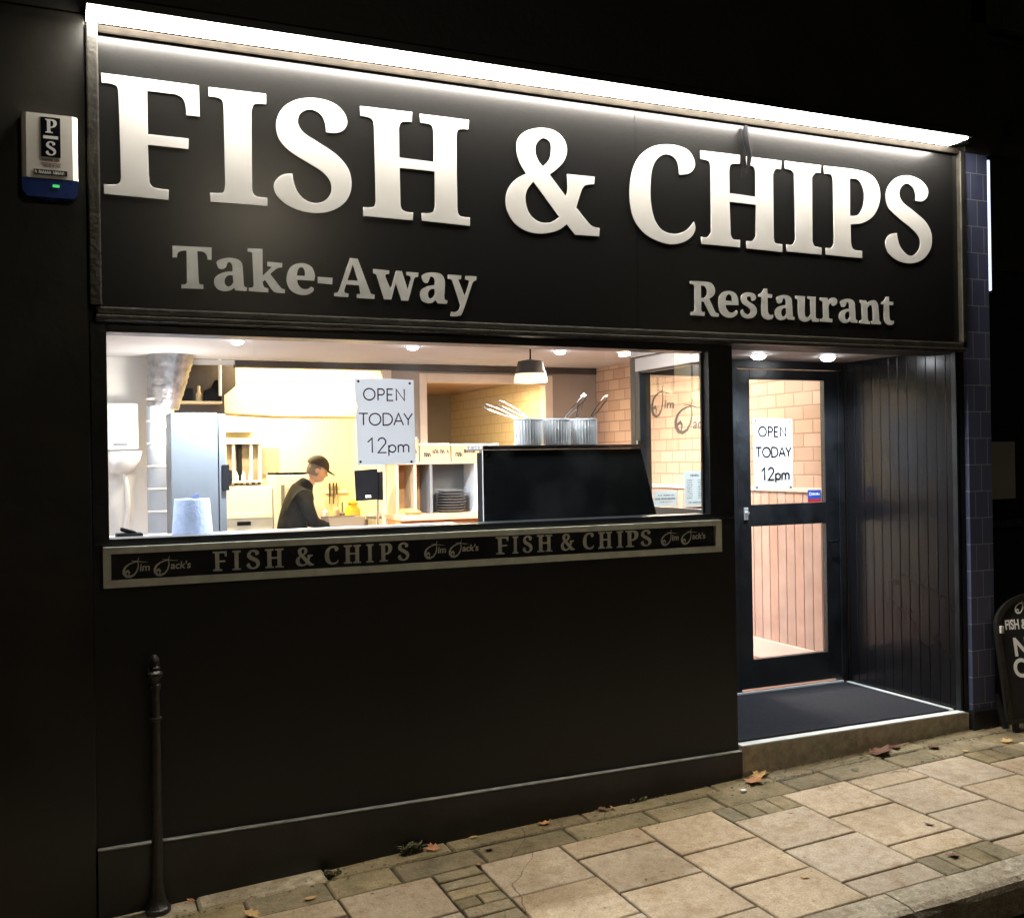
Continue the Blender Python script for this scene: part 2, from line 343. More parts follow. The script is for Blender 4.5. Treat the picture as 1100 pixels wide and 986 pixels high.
# ------------------------------------------------------------------ lettering
GL = {
'F1':'0.207,3.203c 0.586,3.201c 0.589,3.071c 0.535,3.071c 0.532,3.108s 0.521,3.138s 0.496,3.151s 0.472,3.152s 0.382,3.152c 0.382,2.975c 0.542,2.975c 0.541,2.931c 0.382,2.932c 0.383,2.804c 0.388,2.773s 0.407,2.758s 0.460,2.755c 0.459,2.713c 0.211,2.716c 0.211,2.755c 0.250,2.757s 0.270,2.767s 0.276,2.790c 0.274,2.938c 0.271,3.124c 0.266,3.154s 0.243,3.163s 0.208,3.163c',
'I1':'0.626,3.200c 0.864,3.202c 0.864,3.157c 0.833,3.155s 0.811,3.148s 0.801,3.119c 0.799,2.797c 0.803,2.772s 0.817,2.759s 0.862,2.757c 0.863,2.722c 0.626,2.719c 0.626,2.758c 0.661,2.759s 0.681,2.766s 0.688,2.798c 0.686,3.127c 0.681,3.149s 0.663,3.160s 0.625,3.161c',
'S1':'1.123,3.066c 1.171,3.069s 1.205,3.089s 1.218,3.124s 1.204,3.163s 1.168,3.194s 1.114,3.209s 1.051,3.208s 0.989,3.191s 0.936,3.152s 0.909,3.101s 0.906,3.048s 0.925,3.002s 0.968,2.963s 1.038,2.926s 1.100,2.893s 1.135,2.856s 1.142,2.812s 1.121,2.774s 1.080,2.753s 1.031,2.760s 0.996,2.790s 0.977,2.832s 0.971,2.871c 0.931,2.863s 0.901,2.838s 0.891,2.807s 0.904,2.769s 0.947,2.733s 1.008,2.712s 1.079,2.709s 1.143,2.725s 1.198,2.763s 1.228,2.815s 1.232,2.874s 1.214,2.926s 1.165,2.975s 1.093,3.016s 1.031,3.049s 1.005,3.077s 0.999,3.107s 1.015,3.140s 1.055,3.158s 1.095,3.145s 1.117,3.112s',
'H1':'1.278,3.201c 1.520,3.203c 1.517,3.158c 1.480,3.154s 1.464,3.146s 1.456,3.122c 1.456,2.991c 1.621,2.988c 1.621,3.131c 1.613,3.153s 1.592,3.159s 1.558,3.159c 1.557,3.200c 1.797,3.200c 1.793,3.155c 1.761,3.153s 1.740,3.145s 1.733,3.116c 1.732,2.790c 1.738,2.758s 1.759,2.747s 1.794,2.747c 1.794,2.708c 1.558,2.714c 1.559,2.749c 1.590,2.750s 1.613,2.759s 1.623,2.786c 1.623,2.944c 1.457,2.944c 1.458,2.781c 1.464,2.759s 1.486,2.748s 1.517,2.748c 1.516,2.712c 1.284,2.713c 1.285,2.753c 1.313,2.754s 1.335,2.761s 1.343,2.785c 1.340,3.120c 1.333,3.145s 1.310,3.156s 1.278,3.157c',
'A1':'2.163,3.205s 2.236,3.202s 2.287,3.168s 2.305,3.114s 2.288,3.060s 2.248,3.016s 2.209,2.987c 2.295,2.890c 2.304,2.925s 2.303,2.998c 2.455,3.000c 2.452,2.963c 2.422,2.958s 2.395,2.947s 2.376,2.913s 2.350,2.839c 2.397,2.791s 2.434,2.758s 2.478,2.750c 2.475,2.709c 2.341,2.707c 2.297,2.755c 2.248,2.721s 2.164,2.700s 2.083,2.706s 2.017,2.742s 1.981,2.804s 1.979,2.868s 2.005,2.921s 2.046,2.957s 2.085,2.979c 2.053,3.027s 2.037,3.085s 2.045,3.141s 2.091,3.183s|2.175,3.022c 2.207,3.056s 2.219,3.100s 2.214,3.141s 2.178,3.158s 2.143,3.129s 2.136,3.086s 2.152,3.046s|2.122,2.944c 2.088,2.901s 2.080,2.849s 2.099,2.791s 2.145,2.757s 2.207,2.755s 2.258,2.787c',
'C1':'2.945,3.057c 2.997,3.066s 3.033,3.096s 3.038,3.136s 3.006,3.183s 2.942,3.203s 2.860,3.202s 2.780,3.179s 2.711,3.127s 2.670,3.055s 2.652,2.966s 2.654,2.879s 2.677,2.804s 2.732,2.744s 2.805,2.711s 2.886,2.699s 2.962,2.715s 3.015,2.750s 3.036,2.792s 3.028,2.825c 2.980,2.776s 2.910,2.753s 2.841,2.765s 2.796,2.813s 2.775,2.889s 2.772,2.977s 2.783,3.066s 2.813,3.123s 2.859,3.151s 2.905,3.146s 2.934,3.116s',
'H2':'3.075,3.194c 3.321,3.196c 3.319,3.150c 3.280,3.147s 3.258,3.136s 3.251,3.109c 3.251,2.990c 3.416,2.986c 3.417,3.118c 3.405,3.143s 3.362,3.149c 3.360,3.194c 3.588,3.193c 3.584,3.148c 3.548,3.144s 3.532,3.116c 3.530,2.777c 3.540,2.752s 3.586,2.747c 3.585,2.706c 3.352,2.710c 3.353,2.749c 3.391,2.752s 3.413,2.779c 3.417,2.944c 3.250,2.946c 3.254,2.776c 3.269,2.753s 3.313,2.751c 3.312,2.712c 3.071,2.714c 3.071,2.749c 3.109,2.752s 3.132,2.780c 3.135,3.116c 3.124,3.143s 3.074,3.151c',
'I2':'3.611,3.195c 3.855,3.196c 3.851,3.153c 3.816,3.149s 3.792,3.126c 3.788,2.776c 3.803,2.753s 3.850,2.747c 3.849,2.709c 3.612,2.712c 3.613,2.749c 3.651,2.750s 3.674,2.779c 3.671,3.123c 3.655,3.148s 3.610,3.153c',
'P2':'3.876,3.195c 4.098,3.196s 4.203,3.179s 4.259,3.125s 4.268,3.043s 4.225,2.957s 4.145,2.906s 4.054,2.890c 4.055,2.788c 4.072,2.753s 4.133,2.749c 4.132,2.708c 3.877,2.711c 3.878,2.748c 3.917,2.751s 3.937,2.779c 3.935,3.129c 3.922,3.152s 3.875,3.152c|4.054,3.143c 4.115,3.139s 4.152,3.081s 4.147,3.006s 4.111,2.948s 4.051,2.934c',
'S2':'4.530,3.062c 4.582,3.063s 4.620,3.092s 4.625,3.138s 4.575,3.182s 4.483,3.200s 4.391,3.179s 4.330,3.125s 4.311,3.061s 4.333,3.001s 4.405,2.951s 4.495,2.902s 4.555,2.851s 4.557,2.795s 4.510,2.749s 4.455,2.753s 4.407,2.798s 4.386,2.866c 4.330,2.851s 4.302,2.805s 4.323,2.751s 4.391,2.711s 4.491,2.702s 4.584,2.733s 4.642,2.800s 4.649,2.878s 4.607,2.946s 4.516,3.002s 4.438,3.044s 4.411,3.088s 4.427,3.131s 4.469,3.154s 4.513,3.134s 4.531,3.098s',
'T':'0.472,2.526c 0.628,2.529c 0.627,2.477c 0.611,2.478c 0.607,2.498s 0.593,2.509s 0.570,2.510c 0.574,2.381c 0.578,2.373s 0.592,2.372c 0.592,2.354c 0.504,2.352c 0.505,2.368c 0.519,2.369s 0.527,2.378c 0.527,2.510c 0.510,2.508s 0.493,2.499s 0.489,2.479c 0.471,2.478c',
'a1':'0.651,2.454s 0.647,2.469s 0.661,2.481s 0.695,2.490s 0.732,2.487s 0.751,2.472s 0.755,2.444s 0.758,2.385c 0.761,2.373s 0.772,2.369c 0.770,2.354c 0.723,2.355c 0.719,2.366c 0.702,2.354s 0.675,2.349s 0.650,2.357s 0.637,2.378s 0.640,2.403s 0.660,2.421s 0.688,2.431s 0.712,2.434c 0.712,2.457s 0.704,2.471s 0.693,2.469s 0.685,2.450s 0.670,2.441s 0.655,2.445s|0.713,2.417c 0.694,2.416s 0.680,2.399s 0.681,2.378s 0.693,2.369s 0.707,2.376s 0.715,2.389c',
'k':'0.777,2.536c 0.839,2.537c 0.838,2.423c 0.877,2.463c 0.858,2.465c 0.859,2.484c 0.922,2.482c 0.921,2.464c 0.899,2.458s 0.870,2.432c 0.908,2.384s 0.919,2.373s 0.932,2.369c 0.931,2.353c 0.894,2.354s 0.876,2.366s 0.848,2.406c 0.838,2.397c 0.841,2.379s 0.848,2.373s 0.861,2.370c 0.861,2.353c 0.779,2.354c 0.779,2.369c 0.794,2.371s 0.800,2.381c 0.796,2.510c 0.794,2.519s 0.776,2.522c',
'e1':'1.060,2.414c 0.985,2.414c 0.989,2.394s 1.006,2.377s 1.029,2.376s 1.046,2.388c 1.057,2.380s 1.052,2.365s 1.026,2.351s 0.990,2.351s 0.958,2.367s 0.941,2.398s 0.942,2.433s 0.957,2.466s 0.986,2.484s 1.021,2.486s 1.050,2.472s 1.063,2.440s|0.984,2.432c 1.020,2.432c 1.019,2.454s 1.008,2.469s 0.992,2.462s',
'-':'1.076,2.432c 1.141,2.431c 1.139,2.402c 1.075,2.404c',
'A':'1.221,2.523c 1.256,2.522c 1.309,2.381c 1.315,2.370s 1.331,2.367c 1.330,2.348c 1.248,2.348c 1.250,2.365c 1.266,2.367c 1.260,2.405c 1.202,2.406c 1.193,2.378s 1.198,2.368s 1.212,2.366c 1.210,2.350c 1.147,2.351c 1.148,2.365c 1.163,2.369s 1.171,2.383c|1.233,2.495c 1.256,2.424c 1.208,2.425c',
'w':'1.327,2.481c 1.401,2.479c 1.399,2.463c 1.385,2.461s 1.382,2.450c 1.406,2.393c 1.433,2.480c 1.460,2.479c 1.486,2.397c 1.502,2.448c 1.497,2.460s 1.481,2.462c 1.481,2.477c 1.538,2.477c 1.536,2.458c 1.523,2.455s 1.517,2.447c 1.488,2.347c 1.455,2.347c 1.430,2.425c 1.408,2.349c 1.374,2.348c 1.344,2.444c 1.339,2.457s 1.326,2.462c',
'a2':'1.557,2.446s 1.554,2.463s 1.572,2.476s 1.609,2.482s 1.646,2.477s 1.663,2.455s 1.665,2.424s 1.661,2.375c 1.664,2.361s 1.677,2.357c 1.674,2.342c 1.629,2.342c 1.618,2.357c 1.603,2.344s 1.577,2.341s 1.552,2.352s 1.545,2.376s 1.552,2.401s 1.582,2.418s 1.615,2.425c 1.616,2.446s 1.609,2.461s 1.596,2.462s 1.589,2.447s 1.581,2.433s 1.566,2.434s|1.615,2.407c 1.597,2.405s 1.583,2.388s 1.585,2.367s 1.597,2.363s 1.609,2.372s 1.615,2.386c',
'y':'1.681,2.477c 1.747,2.476c 1.745,2.459c 1.733,2.457s 1.735,2.447c 1.762,2.380c 1.784,2.444s 1.783,2.455s 1.765,2.459c 1.767,2.476c 1.823,2.476c 1.821,2.458c 1.811,2.454s 1.802,2.445c 1.751,2.309s 1.732,2.290s 1.710,2.286c 1.689,2.286c 1.693,2.306c 1.718,2.307s 1.735,2.322s 1.739,2.340c 1.705,2.440c 1.698,2.454s 1.680,2.458c',
'R':'2.999,2.520c 3.096,2.521s 3.134,2.512s 3.151,2.481s 3.142,2.454s 3.114,2.435c 3.144,2.378s 3.155,2.365s 3.172,2.360c 3.170,2.345c 3.137,2.345s 3.118,2.356s 3.081,2.419c 3.065,2.418c 3.064,2.377c 3.069,2.366s 3.086,2.365c 3.084,2.345c 3.000,2.346c 3.002,2.362c 3.018,2.364s 3.024,2.376c 3.025,2.493c 3.019,2.503s 2.999,2.506c|3.064,2.500c 3.087,2.499s 3.101,2.478s 3.098,2.452s 3.082,2.438s 3.064,2.437c',
'e2':'3.296,2.410c 3.215,2.408c 3.221,2.387s 3.242,2.369s 3.267,2.372s 3.282,2.383c 3.291,2.374s 3.283,2.358s 3.254,2.344s 3.212,2.346s 3.181,2.369s 3.171,2.409s 3.176,2.448s 3.199,2.472s 3.234,2.481s 3.272,2.474s 3.292,2.449s|3.215,2.431c 3.256,2.429c 3.254,2.452s 3.237,2.464s 3.221,2.453s',
's':'3.380,2.437c 3.398,2.440s 3.409,2.454s 3.401,2.471s 3.376,2.479s 3.343,2.478s 3.318,2.463s 3.312,2.442s 3.323,2.421s 3.352,2.405s 3.371,2.390s 3.370,2.372s 3.354,2.364s 3.335,2.371s 3.323,2.390c 3.312,2.383s 3.311,2.367s 3.321,2.352s 3.350,2.343s 3.386,2.349s 3.409,2.369s 3.412,2.393s 3.397,2.414s 3.368,2.429s 3.350,2.443s 3.354,2.457s 3.369,2.459s 3.378,2.450s',
't':'3.482,2.506c 3.484,2.479c 3.515,2.477c 3.512,2.459c 3.483,2.459c 3.484,2.388c 3.490,2.372s 3.505,2.367s 3.518,2.370c 3.516,2.352s 3.491,2.342s 3.461,2.348s 3.445,2.368s 3.442,2.392c 3.444,2.460c 3.424,2.461c 3.426,2.473s 3.446,2.483s 3.460,2.505c',
'u':'3.667,2.478c 3.732,2.477c 3.728,2.395c 3.733,2.370s 3.752,2.366s 3.770,2.382c 3.767,2.456c 3.763,2.464s 3.749,2.466c 3.749,2.478c 3.804,2.478c 3.802,2.377c 3.805,2.363s 3.824,2.359c 3.822,2.344c 3.779,2.343c 3.772,2.358c 3.749,2.344s 3.719,2.341s 3.694,2.352s 3.685,2.378s 3.684,2.449c 3.679,2.460s 3.666,2.463c',
'r':'3.834,2.476c 3.885,2.477c 3.889,2.459c 3.906,2.475s 3.933,2.480s 3.951,2.468s 3.947,2.447s 3.928,2.436s 3.914,2.439s 3.911,2.449s 3.898,2.444s 3.891,2.429c 3.892,2.372c 3.897,2.365s 3.917,2.362c 3.915,2.345c 3.831,2.346c 3.833,2.360c 3.847,2.362s 3.854,2.374c 3.852,2.448c 3.846,2.457s 3.834,2.460c',
'n':'4.113,2.476c 4.157,2.475c 4.163,2.461c 4.189,2.476s 4.221,2.478s 4.240,2.460s 4.246,2.427s 4.248,2.374c 4.253,2.362s 4.261,2.360c 4.259,2.346c 4.192,2.346c 4.193,2.360c 4.205,2.365c 4.203,2.422s 4.196,2.448s 4.181,2.451s 4.164,2.434c 4.166,2.374c 4.171,2.363s 4.184,2.360c 4.182,2.345c 4.106,2.347c 4.108,2.361c 4.121,2.365s 4.126,2.376c 4.122,2.452c 4.117,2.460s 4.112,2.461c',
}
def spline(pts):
    out = []; n = len(pts)
    P = [Vector((p[0], p[1])) for p in pts]; K = [p[2] for p in pts]
    for i in range(n):
        a, b = P[i], P[(i + 1) % n]; ka, kb = K[i], K[(i + 1) % n]
        out.append(a)
        if ka == 'c' and kb == 'c': continue
        p0 = P[i - 1] if ka == 's' else a + (a - b) * .001; p3 = P[(i + 2) % n] if kb == 's' else b
        ta = (b - p0) * .5 if ka == 's' else (b - a) * .6; tb = (p3 - a) * .5 if kb == 's' else (b - a) * .6
        for k in range(1, 6):
            t = k / 6; h1 = 2*t**3-3*t*t+1; h2 = -2*t**3+3*t*t; h3 = t**3-2*t*t+t; h4 = t**3-t*t
            out.append(a * h1 + b * h2 + ta * h3 + tb * h4)
    return out
def glyph_loops(key):
    L = []
    for lp in GL[key].split('|'):
        L.append(spline([(float(a.split(',')[0]), float(a.split(',')[1][:-1]), a[-1]) for a in lp.split()]))
    return L
def fit(loops, box):
    xs = [p.x for p in loops[0]]; zs = [p.y for p in loops[0]]
    sx = (box[1] - box[0]) / (max(xs) - min(xs)); sz = (box[3] - box[2]) / (max(zs) - min(zs))
    return [[Vector((box[0] + (p.x - min(xs)) * sx, box[2] + (p.y - min(zs)) * sz)) for p in l] for l in loops]
def outline_mesh(loops, y, ext, bev=0.):
    """closed outlines in XZ -> raised letter whose back lies at y and whose face looks to -Y"""
    cu = bpy.data.curves.new("outline", 'CURVE'); cu.dimensions = '2D'; cu.fill_mode = 'BOTH'
    cu.extrude = ext / 2 - bev; cu.bevel_depth = bev; cu.bevel_resolution = 1; cu.offset = -bev
    for l in loops:
        sp = cu.splines.new('POLY'); sp.points.add(len(l) - 1); sp.use_cyclic_u = True
        for p, q in zip(sp.points, l): p.co = (q.x, q.y, 0, 1)
    return curve_mesh(cu, y - ext / 2)
def curve_mesh(cu, y, scale=1., dx=0., dz=0., shear=0.):
    o = bpy.data.objects.new("tmp", cu); C.objects.link(o)
    dg = bpy.context.evaluated_depsgraph_get(); dg.update()
    me = bpy.data.meshes.new_from_object(o.evaluated_get(dg))
    bpy.data.objects.remove(o); bpy.data.curves.remove(cu)
    for v in me.vertices:
        x, h, d = v.co
        v.co = (dx + (x + shear * h) * scale, y - d, dz + h * scale)
    return me
def text_mesh(s, x, z, size, y, bold=0., shear=0., squash=1., ext=.001, align='LEFT'):
    cu = bpy.data.curves.new("txt", 'FONT'); cu.body = s; cu.size = 1; cu.offset = bold; cu.extrude = ext / 2; cu.align_x = align
    me = curve_mesh(cu, y - ext / 2, size, 0, 0, shear)
    for v in me.vertices: v.co = (x + v.co.x * squash, v.co.y, z + v.co.z)
    return me
def arc(cx, cz, rx, rz, a0, a1, n=14): return [(cx + rx * math.cos(R(a0 + (a1 - a0) * i / n)), cz + rz * math.sin(R(a0 + (a1 - a0) * i / n))) for i in range(n + 1)]

# ================================================================== ground
def sheet(xs, ys, zf, name, m):
    b = MB(); grid = [[b.b.verts.new((x, y, zf(x, y))) for y in ys] for x in xs]
    for i in range(len(xs) - 1):
        for j in range(len(ys) - 1): b.b.faces.new((grid[i][j], grid[i + 1][j], grid[i + 1][j + 1], grid[i][j + 1]))
    return tag(b.build(name, m), kind='structure')
XS = [-90, -40, -15, -6, -3, -1.5, 0, 1, 2, 3, 4, 5, 6, 7, 8, 10, 15, 40, 90]
sheet(XS, [-90, -40, -18, -9, -5, -3, -1.52], lambda x, y: gz(x) - .032 - .13 + (-.012 * (-1.5 - y) if y > -5 else -.042), "road", 'asphalt')
sheet(XS, [0.12, 10, 40, 90], lambda x, y: gz(x) - .09, "ground", 'ground')
sheet([-6, -3, -1.5, 0, .5, 1, 1.5, 2, 2.5, 3, 3.5, 4, 4.5, 5, 6, 7, 8, 10, 14], [-1.40, -.7, 0, .13], lambda x, y: gz(x, y) - .012, "pavement_bed", 'joint')

def slab(b, x0, x1, y0, y1, h=.0, g=.006, bev=.004, tilt=.002):
    x0 += g; x1 -= g; y0 += g; y1 -= g
    t = [random.uniform(-tilt, tilt) for _ in range(4)]; hh = h + random.uniform(-.0015, .0015)
    j = lambda: random.uniform(-.003, .003)
    cs = [(x0 + j(), y0 + j()), (x1 + j(), y0 + j()), (x1 + j(), y1 + j()), (x0 + j(), y1 + j())]
    top = []; bot = []
    cx, cy = (x0 + x1) / 2, (y0 + y1) / 2
    for k, (x, y) in enumerate(cs):
        z = gz(x, y) + hh + t[k]
        bot.append(b.b.verts.new((x, y, z - .05)))
    mid = [b.b.verts.new((x, y, gz(x, y) + hh + t[k] - bev)) for k, (x, y) in enumerate(cs)]
    for k, (x, y) in enumerate(cs):
        xx = x + (bev if x < cx else -bev); yy = y + (bev if y < cy else -bev)
        top.append(b.b.verts.new((xx, yy, gz(xx, yy) + hh + t[k])))
    b.b.faces.new(top)
    for k in range(4):
        n = (k + 1) % 4
        b.b.faces.new((mid[k], mid[n], top[n], top[k])); b.b.faces.new((bot[k], bot[n], mid[n], mid[k]))

fl = MB(); bk = MB()
edges = [1.042, 1.444, 1.652, 2.048, 2.455, 2.862, 3.268, 3.676, 4.078, 4.482]
while edges[-1] < 11: edges.append(edges[-1] + .405)
while edges[0] > -4: edges.insert(0, edges[0] - .405)
YB = -.328
def bricks(b, x0, x1, y0, y1, along):
    n = 4
    for k in range(n):
        if along == 'Y': slab(b, x0, x1, y0 + (y1 - y0) * k / n, y0 + (y1 - y0) * (k + 1) / n, g=.004)
        else: slab(b, x0 + (x1 - x0) * k / n, x0 + (x1 - x0) * (k + 1) / n, y0, y1, g=.004)
for i in range(len(edges) - 1):
    x0, x1 = edges[i], edges[i + 1]
    if abs(x0 - 1.444) < .01:
        n = 12
        for k in range(n):
            ya, yb = YB - (1.38 + YB) * k / n, YB - (1.38 + YB) * (k + 1) / n
            if k % 5 == 3:
                slab(bk, x0, x0 + .1, yb, ya, g=.004); slab(bk, x0 + .1, x1, yb, ya, g=.004)
            else: slab(bk, x0, x1, yb, ya, g=.004)
        continue
    A = (i - edges.index(2.455)) % 2 == 0
    js = [YB, -.685, -1.045, -1.38] if A else [YB, -.497, -.86, -1.222, -1.38]
    if abs(x0 - 3.268) < .01: js = [YB, -.67, -1.04, -1.20, -1.38]
    for k in range(len(js) - 1):
        short = js[k] - js[k + 1] < .2
        if short and (abs(x0 - 2.862) < .01 and k == 0 or abs(x0 - 3.268) < .01 and k == 3 or abs(x0 - 4.482) < .01 and k == 0):
            bricks(bk, x0, x1, js[k + 1], js[k], 'X')
        elif abs(x0 - 3.268) < .01 and k == 2: slab(fl, x0, x1, -1.20, -1.04)
        else: slab(fl, x0, x1, js[k + 1], js[k])
tag(fl.build("paving_flags", 'flag'), kind='structure')
x = -4.0
while x < 11:                                    # mossy border: two narrow rows against the wall
    w = random.uniform(.22, .46)
    slab(bk, x, x + w, YB, -.135 + random.uniform(-.02, .02), h=-.003, bev=.006, tilt=.004)
    x += w
x = 1.06
while x < 11:
    w = random.uniform(.3, .75)
    slab(bk, x, x + w, -.142, .10, h=-.006, bev=.007, tilt=.006, g=.004)
    x += w
tag(bk.build("border_paving", 'paver'), kind='structure')
pk = MB()
slab(pk, .52, 1.055, -.155, .10, h=.004, bev=.01, g=.004); slab(pk, .02, .52, -.16, .10, h=.0, bev=.01, g=.004); slab(pk, -1.2, .02, -.16, .10, bev=.01)
tag(pk.build("edging_stone", 'pale'), kind='structure')
kb = MB(); x = -4.2
kj = [2.03, 2.935, 3.84]
for x0 in [-4.31 + .905 * k for k in range(18)]:
    x1 = x0 + .905
    a = [(x0 + .004, -1.388), (x1 - .004, -1.388)]
    prof = [(-1.388, -.2), (-1.388, .004), (-1.51, .002), (-1.535, -.008), (-1.545, -.03), (-1.55, -.2)]
    rows = []
    for k in range(7):
        xx = x0 + .004 + (x1 - x0 - .008) * k / 6
        rows.append([kb.b.verts.new((xx, y + random.uniform(-.003, .003), gz(xx, y) + z + random.uniform(-.002, .002))) for y, z in prof])
    for p, q in zip(rows, rows[1:]):
        for k in range(len(prof) - 1): kb.b.faces.new((p[k], p[k + 1], q[k + 1], q[k]))
    kb.b.faces.new(rows[0]); kb.b.faces.new(rows[-1])
tag(kb.build("kerb", 'kerb'), kind='structure')

# ================================================================== the shop building
B = thing("chip_shop_building", "black painted shopfront with wide lit window and recessed entrance porch", "building", (2.5, 0, 0))
MB().box(-3.5, 5.13, .0, .22, 3.44, 8.0).build("upper_wall", 'blackwall', B)
MB().box(.148, 5.13, .021, .22, 2.205, 3.44).build("lintel", 'blackwall', B)
pl = MB(); pl.box(-3.5, .148, -.008, .22, -1.0, 3.43, .006)
pl.build("pilaster", 'pilaster', B)
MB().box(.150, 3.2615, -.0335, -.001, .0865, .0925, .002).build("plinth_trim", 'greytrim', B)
sr = MB().box(.149, 3.258, .0, .16, -1.0, 1.30).build("stall_riser", 'stall', B)
MB().box(.149, 3.262, -.032, -.001, -1.0, .086, .004).build("plinth", 'frame', sr)
wf = MB().box(.149, .212, -.004, .12, 1.302, 2.2, .004).box(.213, 3.106, -.004, .12, 2.163, 2.2, .004).box(3.108, 3.258, -.002, .058, 1.302, 2.2, .004).build("shop_window", 'frame', B)
MB().box(.213, 3.107, -.012, .13, 1.3005, 1.327, .003).build("sill", 'frame', wf)
MB().box(.213, 3.107, .042, .048, 1.328, 2.162).build("pane", 'glass', wf)
MB().box(3.096, 3.1065, .049, .062, 1.328, 2.162).build("bead", 'bronze', wf)
MB().box(3.108, 3.2575, .002, .12, -.5, 1.300).build("door_post", 'frame', B)
# recess
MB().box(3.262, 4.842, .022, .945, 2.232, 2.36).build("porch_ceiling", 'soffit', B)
rb = MB(); yy = .012
MB().box(4.856, 4.90, .0, 1.02, .0, 2.30).build("porch_side_wall", 'stall', B)
while yy < .93:
    rb.box(4.843, 4.857, yy + .0015, min(yy + .0745, .94), .118, 2.230, .003); yy += .076
rb.build("porch_panelling", 'navyboards', B)
MB().box(4.826, 4.842, -.004, .03, .118, 2.23, .003).build("porch_corner_trim", 'frame', B)
ss = MB().box(3.236, 3.284, .125, .17, .1, 2.23, .003).box(3.236, 3.284, .90, .95, .1, 2.23, .003).box(3.238, 3.282, .171, .899, 2.13, 2.229, .003).box(3.238, 3.282, .171, .899, 1.27, 1.335, .003).build("side_screen", 'frame', B)
MB().box(3.257, 3.263, .1705, .8995, 1.336, 2.129).build("pane", 'softglass', ss)
MB().box(3.24, 3.28, .1705, .8995, .12, 1.268).build("lower_panel", 'frame', ss)
MB().box(3.205, 3.235, .13, .95, 2.225, 2.32).box(3.225, 3.2355, .13, .93, 2.14, 2.22).build("inner_rail", 'grey', ss)
sg = MB().box(3.236, 3.345, .952, 1.01, .1, 2.30, .003).box(3.75, 3.972, .95, 1.02, .1, 2.30, .003).box(3.346, 3.749, .952, 1.008, 2.125, 2.30, .003).box(3.346, 3.749, .952, 1.008, .1, 1.312, .003).build("sidelight", 'frame', B)
MB().box(3.3455, 3.7495, .978, .984, 1.313, 2.124).build("pane", 'glass', sg)
MB().box(3.9725, 4.842, .95, 1.02, 2.182, 2.30, .003).box(4.795, 4.842, .952, 1.02, .115, 2.18, .003).box(3.973, 3.987, .952, 1.02, .115, 2.18, .002).build("door_frame", 'frame', B)
dr = MB().box(3.99, 4.082, .958, 1.0, .14, 2.176, .003).box(4.682, 4.79, .958, 1.0, .14, 2.176, .003).box(4.083, 4.681, .958, 1.0, 2.112, 2.176, .003).box(4.083, 4.681, .958, 1.0, 1.172, 1.31, .003).box(4.083, 4.681, .958, 1.0, .14, .323, .003).build("entrance_door", 'frame', B)
MB().box(4.0825, 4.6815, .976, .982, 1.3105, 2.1115).build("pane", 'glass', dr)
MB().box(4.0825, 4.6815, .976, .982, .3235, 1.1715).build("pane", 'glass', dr)
MB().box(4.022, 4.052, .948, .9575, 1.215, 1.295, .003).lathe([(.009, 0), (.009, -.02), (0, -.02)], (4.037, .9475, 1.262), 12, 'Y').build("lock", 'alu', dr)
MB().tube([(4.70, .955, 1.05), (4.70, .925, 1.05), (4.76, .92, 1.05)], .006).build("handle", 'bplastic', dr)
st = MB().box(3.264, 4.875, -.018, .05, -.30, .108, .006).build("doorstep", 'stone', B)
MB().box(3.266, 4.84, -.022, .03, .1085, .1175, .003).build("nosing", 'plastic', st)
MB().box(3.29, 4.79, .934, .949, .1095, .127, .002).build("threshold_strip", 'plastic', B)
MB().box(4.808, 4.826, .05, .93, .1095, .121, .002).build("edge_strip", 'plastic', B)
# floors and ceilings
tag(MB().box(3.264, 4.842, .051, .95, .03, .1085).build("porch_floor", 'stone'), kind='structure')
tag(MB().box(.0, 4.87, 1.021, 7.3, .02, .11).box(.0, 3.235, .161, 1.02, .02, .11).build("floor", 'floor'), kind='structure')
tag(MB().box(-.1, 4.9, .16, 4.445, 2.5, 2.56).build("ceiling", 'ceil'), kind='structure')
tag(MB().box(-.1, 3.14, 4.56, 7.3, 2.78, 2.84).build("kitchen_ceiling", 'cream'), kind='structure')
tag(MB().box(3.165, 4.9, 4.56, 7.3, 2.40, 2.45).build("dining_ceiling", 'boards'), kind='structure')
# inner walls
W = thing("inner_walls", "pale plaster and tiled walls inside the lit shop behind the window", "wall", (2.4, 2.5, .11))
MB().box(-.1, .0, .16, 7.3, .0, 2.9).build("side_wall", 'white', W)
MB().box(.0, .738, 4.45, 4.55, .1, 2.5).build("white_wall", 'white', W)
MB().box(2.72, 2.79, 4.43, 4.56, .1, 2.438).build("pier", 'blush', W)
hw = MB().box(2.79, 3.057, 4.45, 4.55, .1, 2.438).box(4.398, 4.87, 4.45, 4.55, .1, 2.438).box(3.058, 4.397, 4.45, 4.55, .1, 1.60).build("hatch_wall", 'grey', W)
MB().box(3.058, 4.397, 4.455, 4.55, 2.422, 2.438).build("hatch_head", 'grey', hw)
MB().box(3.057, 3.127, 4.44, 4.56, 1.601, 2.42, .003).box(4.318, 4.397, 4.44, 4.56, 1.601, 2.42, .003).box(3.128, 4.317, 4.44, 4.56, 2.338, 2.42, .003).box(3.128, 4.317, 4.40, 4.56, 1.601, 1.64, .003).build("hatch_frame", 'blush', hw)
MB().box(1.43, 4.87, 4.43, 4.55, 2.44, 2.498).build("ceiling_trim", 'darkwood', W)
MB().box(.739, 1.429, 4.47, 4.55, 2.46, 2.498).build("opening_head", 'ceil', W)
tw = MB().box(4.872, 4.95, 1.021, 4.449, .1, 2.5).build("tiled_wall", 'tile', W)
MB().box(4.845, 4.871, 1.022, 4.448, 1.36, 1.392, .004).build("dado_rail", 'blush', tw)
wb = MB(); yy = 1.022
while yy < 4.44: wb.box(4.858, 4.8715, yy + .003, min(yy + .092, 4.447), .256, 1.359, .004); yy += .095
